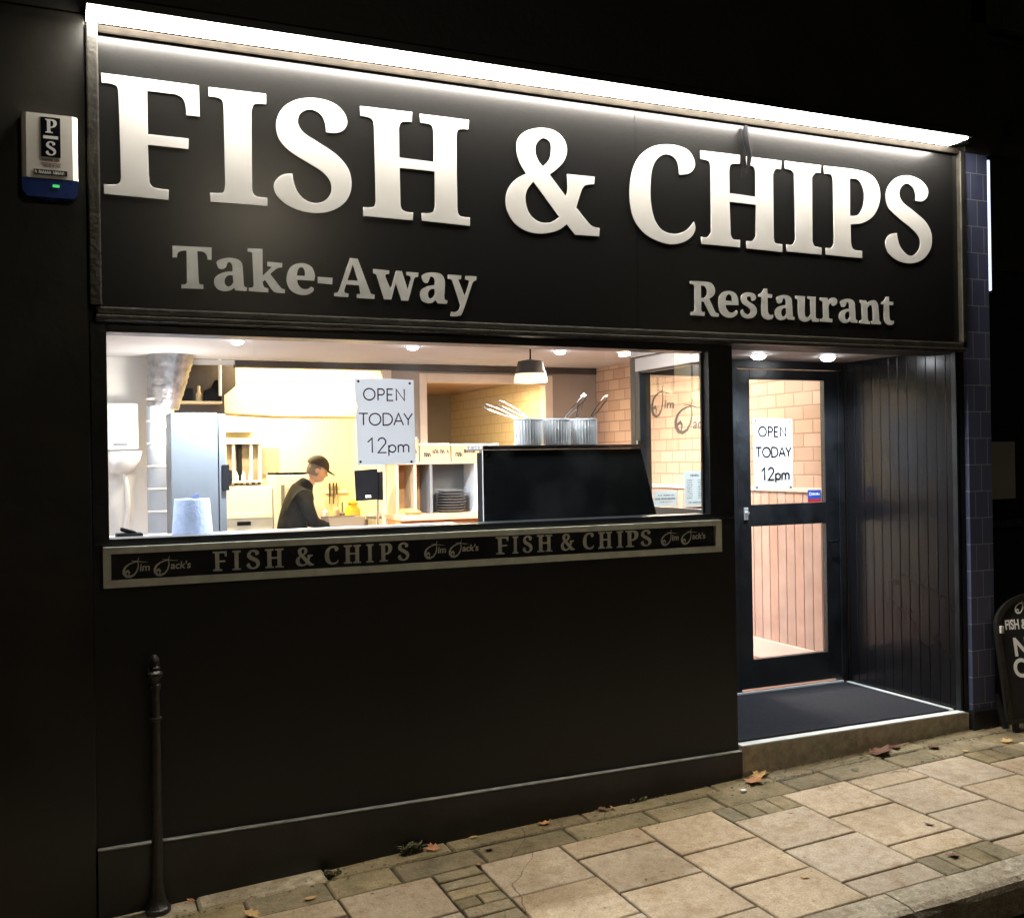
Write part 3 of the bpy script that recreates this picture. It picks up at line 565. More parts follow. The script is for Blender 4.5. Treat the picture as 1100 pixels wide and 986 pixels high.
wb.build("wainscot", 'boards', tw)
MB().box(4.842, 4.871, 1.022, 4.448, .111, .255, .004).build("skirting", 'blush', tw)
MB().box(.0, 3.13, 7.1, 7.2, .1, 2.78).build("kitchen_back_wall", 'cream', W)
MB().box(3.131, 3.164, 4.561, 7.15, .1, 2.78).build("partition", 'cream', W)
MB().box(4.36, 4.46, 4.561, 7.13, .1, 2.42).build("dining_side_wall", 'dtile', W)
MB().box(3.165, 4.359, 7.131, 7.2, .1, 2.40).build("dining_back_wall", 'grey', W)

# ================================================================== fascia sign
S = thing("fascia_sign", "wide black fascia sign with large cream raised lettering under the bright light bar", "sign", (2.5, 0, 2.2))
MB().box(.196, 2.688, -.008, .019, 2.262, 3.357).box(2.6905, 4.853, -.008, .019, 2.262, 3.357).build("sign_panel", 'sign', S)
fr = MB().box(.150, .1955, -.04, .019, 2.2625, 3.395, .006).box(4.8535, 4.89, -.04, .019, 2.2625, 3.375, .006)
fr.box(.172, 4.868, -.05, .019, 2.205, 2.2265, .005).box(.172, 4.868, -.03, .019, 2.2275, 2.2615, .007)
fr.build("sign_frame", 'bronze', S)
MB().box(.172, 4.868, -.03, .019, 3.3575, 3.392, .008).build("top_frame", 'topframe', S)
Y0 = -.0085
for k in ['F1', 'I1', 'S1', 'H1', 'A1', 'C1', 'H2', 'I2', 'P2', 'S2']:
    link("letter", outline_mesh(glyph_loops(k), Y0, .004, .0012), 'letter', S)
AB = {}
for k in ['T', 'a1', 'k', 'e1', '-', 'A', 'w', 'a2', 'y']:
    link("letter", outline_mesh(glyph_loops(k), Y0, .003), 'smalletter', S)
for k, bx in [('R', None), ('e2', None), ('s', None), ('t', None), ('a1', (3.530, 3.6605, 2.3431, 2.478)), ('u', None), ('r', None), ('a1', (3.963, 4.093, 2.3438, 2.478)), ('n', None), ('t', (4.265, 4.357, 2.345, 2.504))]:
    L = glyph_loops(k)
    if bx: L = fit(L, bx)
    link("letter", outline_mesh(L, Y0, .003), 'smalletter', S)
# loose cable hanging over the H of CHIPS
tag(MB().tube([(3.346, -.03, 3.345), (3.338, -.034, 3.31), (3.352, -.03, 3.25), (3.366, -.033, 3.19), (3.360, -.03, 3.14), (3.343, -.028, 3.09)], [.011, .017, .018, .014, .009, .004], 8).build("loose_cable", 'bplastic', None, True),
    "short dark loose cable hanging down over the H of the large lettering", "cable")

# light bar
LB = thing("light_bar", "long bright white light bar running along the top of the fascia sign", "light fitting", (2.5, -.09, 3.39))
lb = MB().prism([(-.001, 3.405), (-.001, 3.47), (-.172, 3.45), (-.182, 3.437), (-.182, 3.405)], .15, 4.80, 'X').build("housing", 'housing', LB)
MB().box(.153, 4.77, -.170, -.0312, 3.396, 3.4045).build("diffuser", 'diffuser', LB)
MB().box(4.801, 4.86, -.10, -.03, 3.40, 3.43, .006).build("end_cap", 'housing', LB)

# ================================================================== band sign below the window
def brand(parent, x, z, s, m, y, k_text=True, hook2=(.049 + .0, .0), txt=True):
    """fish-hook J twice with 'im' and 'ack's'; s = hook height"""
    pass
def hook(b, x, z, w, h, y):
    """one fish-hook J: a teardrop ring, thick at lower left, with eye, barb and a thin hat stroke"""
    P = [(.98, 1.06), (1.0, .76), (.90, .42), (.70, .16), (.44, .05), (.20, .10), (.06, .28), (.04, .5), (.15, .74), (.40, .94), (.70, 1.05), (.95, 1.10)]
    Wd = [.05, .08, .10, .13, .17, .20, .20, .17, .13, .10, .08, .05]
    b.ribbon([(x + px * w, z + pz * h / 1.36) for px, pz in P], [q * w for q in Wd], y)
    b.ribbon([(x + px * w, z + pz * h / 1.36) for px, pz in [(.55, 1.16), (.95, 1.12), (1.25, 1.05), (1.62, 1.03)]], [.03 * w, .06 * w, .05 * w, .02 * w], y - .0004)
    b.ribbon([(x + px * w, z + pz * h / 1.36) for px, pz in [(.93, 1.02), (.97, 1.2), (1.05, 1.38)]], [.06 * w, .05 * w, .03 * w], y - .0008)
    b.ribbon([(x + px * w, z + pz * h / 1.36) for px, pz in [(.10, .34), (.30, .46), (.40, .36), (.36, .12)]], [.12 * w, .16 * w, .12 * w, .05 * w], y - .0012)
    return b
def logo(parent, hooks, texts, m, y, name="logo"):
    for hk in hooks: o = hook(MB(), *hk, y).build("hook_letter", m, parent)
    for s, x, z, size, sq in texts: link("letter_markings", text_mesh(s, x, z, size, y, .02, .12, sq), m, parent)
    return o
BS = thing("window_band_sign", "narrow black name board in a stone coloured moulding below the shop window", "sign", (1.66, -.02, 1.13))
MB().box(.216, 3.115, -.016, -.001, 1.163, 1.268).build("sign_board", 'frame', BS)
MB().prism([(.186, 1.296), (3.150, 1.296), (3.1155, 1.2685), (.2155, 1.2685)], -.038, -.001).prism([(.186, 1.133), (.2155, 1.1625), (3.1155, 1.1625), (3.150, 1.133)], -.038, -.001).prism([(.1855, 1.2955), (.215, 1.268), (.215, 1.163), (.1855, 1.1335)], -.0378, -.001).prism([(3.1505, 1.2955), (3.1505, 1.1335), (3.116, 1.163), (3.116, 1.268)], -.0378, -.001).build("moulding", 'bandframe', BS)
z0, z1 = 1.176, 1.258
for k, a, c in [('F1', .612, .670), ('I1', .692, .727), ('S1', .751, .806), ('H1', .828, .907), ('A1', .959, 1.037), ('C1', 1.086, 1.147), ('H2', 1.170, 1.248), ('I2', 1.272, 1.306), ('P2', 1.332, 1.392), ('S2', 1.418, 1.471),
                ('F1', 1.896, 1.961), ('I1', 1.980, 2.011), ('S1', 2.034, 2.084), ('H1', 2.109, 2.190), ('A1', 2.235, 2.309), ('C1', 2.355, 2.415), ('H2', 2.439, 2.517), ('I2', 2.541, 2.579), ('P2', 2.593, 2.666), ('S2', 2.680, 2.740)]:
    sh = .004 if a > 1.6 else 0
    link("letter", outline_mesh(fit(glyph_loops(k), (a, c, z0 + sh, z1 + sh)), -.0165, .002), 'bandletter', BS)
for x0 in (.261, 1.545, 2.799):
    zz = 1.170 if x0 < 1 else 1.178
    logo(BS, [(x0, zz, .058, .078), (x0 + .119, zz, .058, .078)], [("im", x0 + .061, zz + .024, .042, 1.0), ("ack's", x0 + .182, zz + .026, .042, 1.0)], 'bandletter', -.0175)

# ================================================================== alarm box
AL = thing("alarm_box", "cream burglar alarm box with blue base on the black pilaster", "alarm box", (.013, -.035, 2.675))
MB().prism([(-.088, -.036), (.115, -.036), (.115, -.075), (.108, -.088), (.095, -.0945), (.06, -.0948), (-.07, -.0948), (-.084, -.09), (-.088, -.08)], 2.745, 2.996, 'Z').build("cover", 'offwhite', AL)
MB().prism([(-.088, 2.744), (.115, 2.744), (.112, 2.69), (.095, 2.672), (-.068, 2.672), (-.085, 2.69)], -.094, -.036).build("base", 'blue', AL)
MB().box(-.018, .052, -.0965, -.0952, 2.828, 2.983).build("nameplate", 'ink', AL)
for k, b4 in (('P2', (-.002, .040, 2.922, 2.976)), ('S2', (-.001, .036, 2.834, 2.890))):
    link("letter", outline_mesh(fit(glyph_loops(k), b4), -.0967, .001), 'whiteink', AL)
MB().box(-.010, .044, -.0975, -.0967, 2.899, 2.911).build("dash", 'whiteink', AL)
def scribble(b, x0, x1, z, h, y, seed=1, gap=.25):
    rnd = random.Random(seed); x = x0
    while x < x1 - h * .3:
        w = h * rnd.uniform(.45, .8)
        if rnd.random() > gap * .5: b.ribbon([(x, z), (x + w * .1, z + h), (x + w * .6, z + h * rnd.uniform(.2, 1)), (x + w * .7, z)], h * .2, y)
        x += w
t = MB(); scribble(t, -.016, .05, 2.812, .009, -.0955, 3); scribble(t, -.016, .05, 2.789, .009, -.0955, 4); t.build("small_print", 'greyink', AL)
MB().box(-.019, .053, -.0956, -.0952, 2.803, 2.8055).build("red_line", 'redink', AL)
MB().box(-.045, .075, -.0962, -.0952, 2.757, 2.778).build("number_plate", 'darkwood', AL)
t = MB(); scribble(t, -.04, .07, 2.762, .011, -.0966, 6); t.build("number_print", 'whiteink', AL)
MB().box(.022, .046, -.096, -.0942, 2.712, 2.722).build("indicator_light", 'green', AL)
AL.location.y += .027

# ================================================================== thin iron post by the plinth
IP = thing("iron_post", "thin black iron post with finial standing against the stall riser", "post", (.37, -.075, -.18))
MB().lathe([(.05, -.2), (.05, -.155), (.042, -.15), (.03, -.12), (.022, -.06), (.021, .3), (.0185, .72)], (.37, -.075, 0), 20).build("shaft", 'iron', IP, True)
MB().lathe([(.02, .595), (.027, .598), (.027, .606), (.02, .61)], (.37, -.075, 0), 20).build("collar", 'iron', IP, True)
MB().lathe([(.0185, .72), (.024, .722), (.024, .74), (.018, .745), (.021, .76), (.033, .775), (.033, .787), (.022, .795), (.017, .80), (.023, .803), (.023, .809), (.019, .813), (.022, .825), (.018, .845), (.008, .858), (0, .86)], (.37, -.075, 0), 20).build("finial", 'iron', IP, True)

# ================================================================== right hand pillar, light strip and neighbour
TP = thing("tiled_pillar", "narrow dark blue glazed tile pillar right of the shop entrance", "pillar", (4.99, -.02, 0))
MB().box(4.893, 5.074, -.03, .22, .12, 3.372).build("tiled_face", 'navytile', TP)
MB().box(4.878, 5.082, -.05, .2, -.3, .1195, .006).build("plinth", 'frame', TP)
MB().box(4.892, 5.095, -.04, .2, 3.373, 3.435).build("cap", 'blackwall', TP)
LS = thing("light_strip", "slim upright bluish white light strip beside the tiled pillar", "light fitting", (5.12, 0, 2.58))
MB().box(5.078, 5.094, -.034, .0, 2.575, 3.345, .003).build("strip_lens", 'strip', LS)
MB().box(5.0755, 5.13, .001, .2, 2.57, 3.365).build("strip_backing", 'housing', LS)
N = thing("neighbour_building", "dark unlit neighbouring shopfront right of the tiled pillar", "building", (7, .3, 0))
MB().box(5.131, 12, .12, .4, 3.44, 8).build("upper_wall", 'blackwall', N)
nw = MB().box(5.131, 12, .16, .3, -.2, .55).box(5.131, 5.19, .16, .3, .55, 3.44).box(9.0, 12, .16, .3, .55, 3.44).box(5.191, 9, .16, .3, 2.75, 3.44).build("shop_wall", 'stall', N)
MB().box(5.191, 9, .2, .21, .551, 2.749).build("window", 'rangeback', N)
MB().box(5.131, 12, .13, .16, 1.16, 1.205).build("window_rail", 'frame', N)
MB().box(5.131, 12, .05, .12, 4.10, 4.13).build("string_course", 'blackwall', N)
cl = MB()
for k in range(30): cl.box(5.0 + k * .13, 5.125 + k * .13, -.01 if k == -1 else .0, .119, 4.16, 5.2, .004)
cl.build("slate_hanging", 'slate', N)
tag(MB().box(5.225, 5.44, .118, .122, 1.335, 1.685).build("paper_notice", 'noticep'), "dim grey paper notice in the dark neighbouring window", "notice")
CM = thing("wall_lamp", "dark round wall fitting on the unlit wall above the tiled pillar", "wall fitting", (5.43, .1, 3.53))
MB().lathe([(0, -.05), (.055, -.05), (.06, -.02), (.05, .02)], (5.43, .098, 3.60), 20, 'Y').build("dome", 'housing', CM, True)
MB().box(5.36, 5.50, .06, .119, 3.52, 3.545, .004).build("bracket", 'housing', CM)

# A-board
A = thing("pavement_board", "black arched pavement board with white lettering beside the tiled pillar", "pavement sign", (5.32, -.08, .03))
def arch(x0, x1, z0, z1, rz, n=16): return [(x0, z0), (x1, z0)] + arc((x0 + x1) / 2, z1 - rz, (x1 - x0) / 2, rz, 0, 180, n)
MB().prism(arch(5.025, 5.60, .07, .80, .19), -.12, -.09).build("board", 'board', A)
fo = [Vector(p) for p in arch(5.018, 5.607, .064, .807, .196)]; fi = [Vector(p) for p in arch(5.045, 5.58, .09, .78, .175)]
link("frame", outline_mesh([fo, fi], -.12, .012), 'iron', A)
for s, x, z, sz, sq in [("FISH & CHIPS", 5.082, .598, .078, .66), ("NOW", 5.118, .445, .145, .95), ("OPEN", 5.10, .325, .145, .95)]:
    link("letter_markings", text_mesh(s, x, z, sz, -.1215, .03, 0, sq), 'whiteink', A)
logo(A, [(5.165, .685, .055, .075), (5.29, .685, .055, .075)], [("im", 5.225, .71, .045, 1.0), ("ack's", 5.35, .71, .045, 1.0)], 'whiteink', -.1215)
MB().prism([(5.19, .225), (5.26, .28), (5.26, .245), (5.44, .245), (5.44, .205), (5.26, .205), (5.26, .17)], -.1225, -.1205).build("arrow", 'whiteink', A)
for x in (5.06, 5.54): MB().box(x, x + .03, -.118, -.092, .012, .0695).box(x, x + .03, .04, .06, .02, .6, rot=Matrix.Rotation(R(-14), 3, 'X')).build("leg", 'iron', A)
A.location = (5.32 - .015, -.20, .02); A.rotation_euler = (R(-10), 0, R(-10))
tag(MB().box(5.028, 5.052, -.118, -.104, .57, .612, .003).build("price_tag", 'offwhite'), "small cream tag clipped to the edge of the pavement board", "tag")
tag(MB().box(3.31, 4.80, .06, .93, .109, .118, .003).build("door_mat", 'mat_'), "dark navy entrance mat filling the porch floor", "door mat")

# ================================================================== paper signs
def stroke_text(bs, y, sx, sz, ox, oz, wd=13, top=True):
    """OPEN / TODAY / 12pm in thin round strokes; source units are a 590 x 850 sheet, z downward"""
    k = [0]
    def S(pts):
        k[0] += 1
        bs[0 if pts[0][1] < 300 else (1 if pts[0][1] < 500 else 2)].ribbon([(ox + px * sx, oz - pz * sz) for px, pz in pts], wd * sx, y - .00012 * k[0])
    def E(cx, cz, r, a0=0, a1=360, rz=None): return [(cx + r * math.cos(R(a0 + (a1 - a0) * i / 22)), cz + (rz or r) * math.sin(R(a0 + (a1 - a0) * i / 22))) for i in range(23)]
    S(E(137, 155, 56)); S([(223, 215), (223, 102), (255, 102)] + E(257, 131, 29, -90, 90) + [(223, 160)])
    S([(372, 102), (315, 102), (315, 215), (375, 215)]); S([(315, 157), (366, 157)]); S([(407, 216), (407, 104), (487, 214), (487, 101)])
    if top: S([(30, 343), (120, 343)])
    S([(75, 343), (75, 458)]); S(E(190, 400, 57)); S([(270, 343), (270, 458), (300, 458)] + E(305, 400, 57, 90, -90) + [(270, 343)])
    S([(377, 458), (425, 342), (473, 458)]); S([(395, 418), (455, 418)]); S([(480, 342), (522, 405), (565, 342)]); S([(522, 405), (522, 458)])
    S([(113, 625), (157, 585), (157, 728)]); S(E(254, 622, 38, 190, 385) + [(215, 728), (298, 728)])
    S([(322, 760), (322, 655)]); S(E(357, 690, 35)); S([(417, 728), (417, 655)]); S([(417, 690)] + E(443, 680, 26, 180, 360) + [(469, 728)]); S([(469, 690)] + E(496, 680, 27, 180, 360) + [(523, 728)])
    return bs
def open_sign(x0, x1, z0, z1, y, label, m, top=True, lean=.004):
    t = thing("open_sign", label, "sign", ((x0 + x1) / 2, y, z0), "paper opening signs")
    b = MB(); n = 8
    pts = [(x0, z1), (x1, z1 - .002), (x1 + lean, z0 + .004), (x0 + lean, z0)]
    if top:                                     # the near edge of the window sheet is creased
        pts = [(x0, z1), ((x0 + x1) / 2, z1 + .001), (x1, z1 - .004), (x1 + lean, z0 + .004), (x0 + lean + .004, z0), (x0 + .002, z1 - .16), (x0 + .012, z1 - .125), (x0 + .001, z1 - .10)]
    b.prism(pts, y, y + .0015); b.build("sheet", m, t)
    sx = (x1 - x0) / 590; sz = (z1 - z0) / 850
    for q in stroke_text([MB(), MB(), MB()], y - .0006, sx, sz, x0 + .002, z1, wd=13 if y < .5 else 21, top=top): q.build("letter_markings", 'ink', t)
    for px, pz in ((35, 30), (550, 42), (45, 815), (555, 822)):
        MB().lathe([(0, -.003), (.005, -.003), (.006, 0)], (x0 + px * sx, y - .0002, z1 - pz * sz), 10, 'Y').build("screw", 'ink', t)
open_sign(1.253, 1.531, 1.607, 1.999, .060, "white OPEN TODAY 12pm sheet hanging inside the wide shop window", 'paper')
open_sign(4.125, 4.437, 1.40, 1.862, .9855, "white OPEN TODAY 12pm sheet hanging in the upper glass of the entrance door", 'doorpaper', True, 0)
mn = thing("menu_sheet", "pale blue menu sheet hanging in the side glass next to the entrance door", "menu", (3.667, .974, 1.325))
MB().box(3.593, 3.742, .9745, .9765, 1.318, 1.535).build("sheet", 'menu', mn)
t = MB()
scribble(t, 3.635, 3.70, 1.50, .014, .9738, 2)
for k in range(9): scribble(t, 3.61, 3.65, 1.475 - k * .014, .006, .9738, 20 + k); scribble(t, 3.69, 3.72, 1.475 - k * .014, .006, .9738, 40 + k)
scribble(t, 3.62, 3.715, 1.335, .008, .9738, 5); t.build("print", 'greyink', mn)
nn = thing("small_notice", "small white landscape notice low in the side glass left of the menu", "notice", (3.46, .974, 1.325))
MB().box(3.365, 3.535, .9745, .9765, 1.325, 1.418).build("sheet", 'menu', nn)
t = MB(); scribble(t, 3.40, 3.52, 1.385, .008, .9738, 7); scribble(t, 3.38, 3.525, 1.362, .012, .9738, 8, .1); scribble(t, 3.41, 3.50, 1.345, .007, .9738, 9); t.build("print", 'greyink', nn)
lg = thing("window_logo", "brown fish hook logo lettering on the side glass beside the entrance door", "logo", (3.55, .974, 1.76))
logo(lg, [(3.364, 1.865, .082, .20), (3.531, 1.765, .125, .215)], [("im", 3.452, 1.925, .072, 1.05), ("ac", 3.660, 1.80, .09, .85)], 'logobrown', .9755)
stk = thing("door_sticker", "small blue and red sticker low on the upper door glass", "sticker", (4.60, .975, 1.312))
MB().box(4.548, 4.656, .9735, .9755, 1.334, 1.392).build("blue_band", 'sblue', stk); MB().box(4.548, 4.656, .9735, .9755, 1.312, 1.3335).build("red_band", 'sred', stk)
t = MB(); t.ribbon(arc(4.568, 1.366, .009, .009, 0, 360), .004, .9730); scribble(t, 4.582, 4.645, 1.358, .014, .9730, 11, 0); t.build("print", 'whiteink', stk)

# ================================================================== things inside the shop
# frying range right behind the window
FR = thing("frying_range", "large dark backed frying range standing behind the shop window", "frying range", (2.45, .7, .11))
MB().prism([(1.992, .12), (2.374, .12), (2.374, 1.672), (1.99, 1.672)], .35, .358).prism([(2.3755, .12), (3.18, .12), (3.005, 1.295), (2.906, 1.672), (2.3755, 1.672)], .35, .358).build("back_panel", 'rangeback', FR)
MB().prism([(2.0, .12), (3.15, .12), (2.99, 1.29), (2.895, 1.66), (2.0, 1.66)], .3585, .46).build("range_body", 'bplastic', FR)
MB().box(1.985, 2.935, .345, .56, 1.6735, 1.695, .004).box(2.885, 2.925, .34, .36, 1.6955, 1.715, .004).build("steel_top", 'chrome', FR)
MB().box(1.9885, 1.9975, .352, .362, .12, 1.672).build("edge_trim", 'alu', FR)
p0 = None
for i, (x, y, lab) in enumerate([(2.292, .455, "left steel basket pot on the frying range with long handles over its rim"), (2.455, .455, "middle steel basket pot on the frying range"), (2.615, .455, "right steel basket pot on the frying range beside the slanted end")]):
    if p0 is None:
        p0 = thing("steel_pot", lab, "pot", (x, y, 1.696), "steel pots on the frying range")
        MB().lathe([(.0, .001), (.064, .001), (.068, .006), (.072, .13), (.0765, .134), (.0765, .139), (.070, .139), (.068, .13), (.064, .01), (0, .008)], (x, y, 1.696), 40).build("bowl", 'potsteel', p0, True)
        b = MB()
        for k in range(30):
            a = 2 * math.pi * k / 30; b.tube([(x + .0735 * math.cos(a), y + .0735 * math.sin(a), 1.70), (x + .0755 * math.cos(a), y + .0755 * math.sin(a), 1.828)], .0016, 5)
        b.build("wire_mesh", 'potsteel', p0, True)
    else: copy_tree(p0, (x, y, 1.696), lab)
def wire(label, pts):
    pts = [(q[0] * .953, .455, 1.62 + (q[2] - 1.62) * .953) for q in pts]
    t = thing("fry_basket_handle", label, "basket handle", pts[0], "wire handles leaning out of the steel pots")
    P = [Vector(q) for q in pts]; d = (P[-1] - P[0]).normalized(); s = d.cross(Vector((0, 1, 0))).normalized() * .011
    MB().tube([P[0] + s * .3, (P[0] + P[-1]) / 2 + s, P[-1] + s, P[-1] + d * .02, P[-1] - s, (P[0] + P[-1]) / 2 - s, P[0] - s * .3], .0028, 6).build("wire_loop", 'chrome', t, True)
    MB().tube([P[0] - Vector((0, 0, .10)), P[0]], .004, 6).build("hook", 'steel', t)
wire("lower wire handle pointing left from the left steel pot", [(2.335, .70, 1.848), (2.155, .70, 1.912)])
wire("upper wire handle pointing left from the left steel pot", [(2.40, .70, 1.855), (2.236, .70, 1.933)])
wire("tall wire handle leaning right from the middle steel pot", [(2.635, .74, 1.856), (2.752, .74, 1.965)])
wire("steep wire handle rising between the middle and right steel pots", [(2.70, .72, 1.846), (2.745, .72, 1.968)])
wire("wire handle leaning right from the right steel pot", [(2.795, .70, 1.856), (2.888, .70, 1.962)])
# pendant heat lamp
PX_, PY_ = 3.495, 3.0
PD = thing("pendant_lamp", "dark pendant lamp with glowing lower rim hanging beyond the steel pots", "lamp", (PX_, PY_, 2.23))
MB().tube([(PX_, PY_, 2.5), (PX_, PY_, 2.40)], .007).build("cord", 'bplastic', PD)
MB().lathe([(.02, 2.415), (.10, 2.40), (.118, 2.32)], (PX_, PY_, 0), 32).build("shade", 'darkwood', PD, True)
MB().lathe([(.119, 2.319), (.132, 2.258), (.132, 2.236), (.0, 2.236)], (PX_, PY_, 0), 32).build("lens", emis("heat_lamp_glow", (1, .84, .6), 1.0), PD, True)
b = MB().lathe([(.119, 2.325), (.121, 2.325), (.125, 2.302), (.121, 2.302)], (PX_, PY_, 0), 32)
b.build("perforated_rim", 'darkwood', PD)
light("pendant_glow", 'POINT', (PX_, PY_, 2.18), 14, (1, .85, .65), PD, .08)
# paper roll and card machine on the window counter
tag(MB().box(.03, 1.97, .20, .75, 1.26, 1.292, .004).build("window_counter", 'plastic'), "white counter shelf running behind the left part of the shop window", "counter")
PR = thing("paper_roll", "pale blue paper towel roll on the counter in front of the grey fridge", "paper roll", (.60, .55, 1.292))
MB().lathe([(.018, 0), (.092, 0), (.092, .01), (.080, .165), (.078, .17), (.018, .17), (.016, .12), (.016, 0)], (.60, .55, 1.293), 40).build("roll", 'bluepaper', PR, True)
b = MB(); b.prism([(.585, 1.44), (.60, 1.475), (.622, 1.49), (.635, 1.47), (.64, 1.46), (.655, 1.462), (.62, 1.45)], .548, .552); b.build("loose_sheet", 'bluepaper', PR)
CR = thing("card_machine", "small black card machine on the counter at the left window edge", "card machine", (.32, .5, 1.292))
MB().box(.262, .375, .44, .55, 1.293, 1.318, .006).box(.28, .35, .46, .53, 1.3185, 1.335, .006, rot=Matrix.Rotation(R(18), 3, 'Y')).build("case", 'bplastic', CR)
MB().box(.29, .33, .44, .4395 + .004, 1.30, 1.312).build("screen", 'greypaint', CR)
# left end: dispenser, basin, ducts
DP = thing("towel_dispenser", "tall white dispenser fixed high on the white back wall", "dispenser", (.53, 4.35, 1.75))
MB().box(.38, .64, 4.26, 4.449, 1.75, 2.12, .02).build("case", 'plastic', DP); MB().box(.45, .56, 4.255, 4.2595, 1.785, 1.80).build("slot", 'greyink', DP)
HB = thing("hand_basin", "small white wall basin below the dispenser", "basin", (.53, 4.3, 1.57))
MB().lathe([(.05, 1.56), (.10, 1.585), (.15, 1.66), (.165, 1.73), (.17, 1.738), (.155, 1.738), (.13, 1.68), (0, 1.63)], (.50, 4.27, 0), 32).build("bowl", 'plastic', HB, True)
MB().tube([(.53, 4.28, 1.57), (.55, 4.30, 1.45), (.56, 4.32, 1.30), (.54, 4.36, 1.12)], .018).build("waste_pipe", 'plastic', HB)
TW = MB()
TW.prism([(.56, 1.555), (.63, 1.55), (.60, 1.42), (.615, 1.26), (.585, 1.19), (.57, 1.33)], 4.395, 4.42); tag(TW.build("hanging_cloth", 'offwhite'), "limp pale cloth hanging on the white wall under the basin", "cloth")
FD = thing("foil_duct", "crinkled silver flexible duct dropping from the ceiling beside the white wall", "duct", (.86, 4.2, 2.1))
pts = []; rad = []
for i in range(19):
    t_ = i / 18; pts.append((.895 - .07 * t_, 4.2, 2.53 - .45 * t_)); rad.append((.18 - .06 * t_) * (random.uniform(1.0, 1.03) if i % 2 else random.uniform(.965, 1.0)))
MB().tube(pts, rad, 28).build("duct_sleeve", 'foil', FD, True)
SD = thing("spiral_duct", "pale ringed round duct standing between white wall and fridge", "duct", (.785, 4.2, .11))
MB().lathe([(.095, .112), (.095, 2.09)], (.79, 4.2, 0), 32).build("pipe", 'duct', SD, True)
for k in range(11): MB().lathe([(.0955, .36 + k * .178), (.1, .366 + k * .178), (.1, .372 + k * .178), (.0955, .378 + k * .178)], (.79, 4.2, 0), 32).build("ring_seam", 'plastic', SD, True)
BL = thing("bulkhead_bulb", "bright round bulb on the ringed duct left of the fridge", "lamp", (.80, 4.05, 1.95))
MB().lathe([(0, -.045), (.03, -.035), (.045, 0), (.03, .035), (0, .045)], (.82, 4.04, 1.955), 20).build("globe", 'bulb', BL, True)
MB().box(.80, .84, 4.06, 4.10, 1.935, 1.975, .004).build("holder", 'plastic', BL)
light("bulb_light", 'POINT', (.86, 3.9, 1.955), 25, (1, .9, .75), BL, .05)
# fridge side-on
FG = thing("tall_fridge", "tall grey steel fridge standing side on behind the paper roll", "fridge", (.96, 3.75, .11))
MB().box(.796, 1.128, 3.4, 3.75, .13, 2.003, .006).box(.81, 1.11, 3.45, 3.7, .111, .1295).build("cabinet", 'fridge', FG)
MB().box(1.134, 1.186, 3.395, 3.75, .16, 1.995, .006).build("door", 'fridge', FG)
MB().box(1.129, 1.1335, 3.41, 3.74, .16, 1.99).build("door_seal", 'bplastic', FG)
MB().box(1.150, 1.205, 3.375, 3.394, 1.43, 1.62, .006).box(1.205, 1.225, 3.38, 3.42, 1.48, 1.58, .004).build("handle", 'bplastic', FG)
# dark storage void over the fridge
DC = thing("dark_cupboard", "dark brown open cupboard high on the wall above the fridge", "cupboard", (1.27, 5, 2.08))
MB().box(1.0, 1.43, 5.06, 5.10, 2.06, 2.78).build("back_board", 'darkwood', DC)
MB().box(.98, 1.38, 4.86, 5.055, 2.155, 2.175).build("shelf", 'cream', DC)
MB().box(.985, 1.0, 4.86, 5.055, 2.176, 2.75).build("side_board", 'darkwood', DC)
tag(MB().box(1.02, 1.14, 4.88, 5.0, 2.1755, 2.29, .008).build("black_tub", 'bplastic'), "black tub on the cupboard shelf above the fridge", "tub")
tag(MB().lathe([(.0, 2.176), (.028, 2.177), (.028, 2.24), (.014, 2.26), (.014, 2.31), (0, 2.312)], (1.19, 4.92, 0), 16).build("bottle", 'cardboard', None, True), "cream bottle on the cupboard shelf above the fridge", "bottle")
tag(MB().prism([(1.23, 2.176), (1.37, 2.176), (1.375, 2.35), (1.33, 2.36), (1.30, 2.30), (1.24, 2.27)], 4.85, 4.98).build("dark_sack", 'bplastic'), "dark crumpled sack on the cupboard shelf next to the white pipe", "sack")
tag(MB().tube([(1.358, 4.82, 2.22), (1.358, 4.82, 2.76)], .014, 12).build("white_pipe", 'offwhite'), "slim upright white pipe left of the extraction canopy", "pipe")
# extraction canopy
CN = thing("extraction_canopy", "wide cream extraction canopy hanging over the kitchen", "canopy", (2.2, 5.3, 2.06))
MB().prism([(1.553, 2.76), (3.12, 2.76), (3.12, 2.058), (1.95, 2.062), (1.275, 2.10), (1.553, 2.335)], 5.2, 5.7).build("hood", 'cream', CN)
MB().prism([(1.44, 2.74), (1.5515, 2.74), (1.5515, 2.345), (1.44, 2.25)], 5.19, 5.6).build("end_panel", 'darkwood', CN)
# kitchen lamps, then battens added to brighten the other rooms
def batten(x, y, z, lx, ly, label, p, col, m, rot=(0, 0, 0)):
    t = thing("batten_light", label, "ceiling light", (x, y, z), "ceiling batten lights")
    MB().box(x - lx / 2, x + lx / 2, y - ly / 2, y + ly / 2, z + .001, z + .02, .004).build("batten_case", 'plastic', t)
    MB().box(x - lx / 2 + .02, x + lx / 2 - .02, y - ly / 2 + .012, y + ly / 2 - .012, z - .03, z, .008).build("batten_lens", m, t)
    light("batten_glow", 'AREA', (x, y, z - .04), p, col, t, lx, ly, rot)
WARM = (1, .785, .43)
batten(2.15, 4.86, 2.74, 1.2, .08, "bright batten light on the kitchen ceiling in front of the canopy", 75, WARM, 'lamp_warm')
batten(1.9, 6.3, 2.74, 1.2, .08, "bright batten light at the back of the kitchen ceiling", 190, WARM, 'lamp_warm')
batten(3.55, 4.72, 2.392, .9, .08, "added batten light out of view behind the hatch lighting the dining room", 55, WARM, 'lamp_warm')  # lamp added out of sight to light the room beyond the hatch
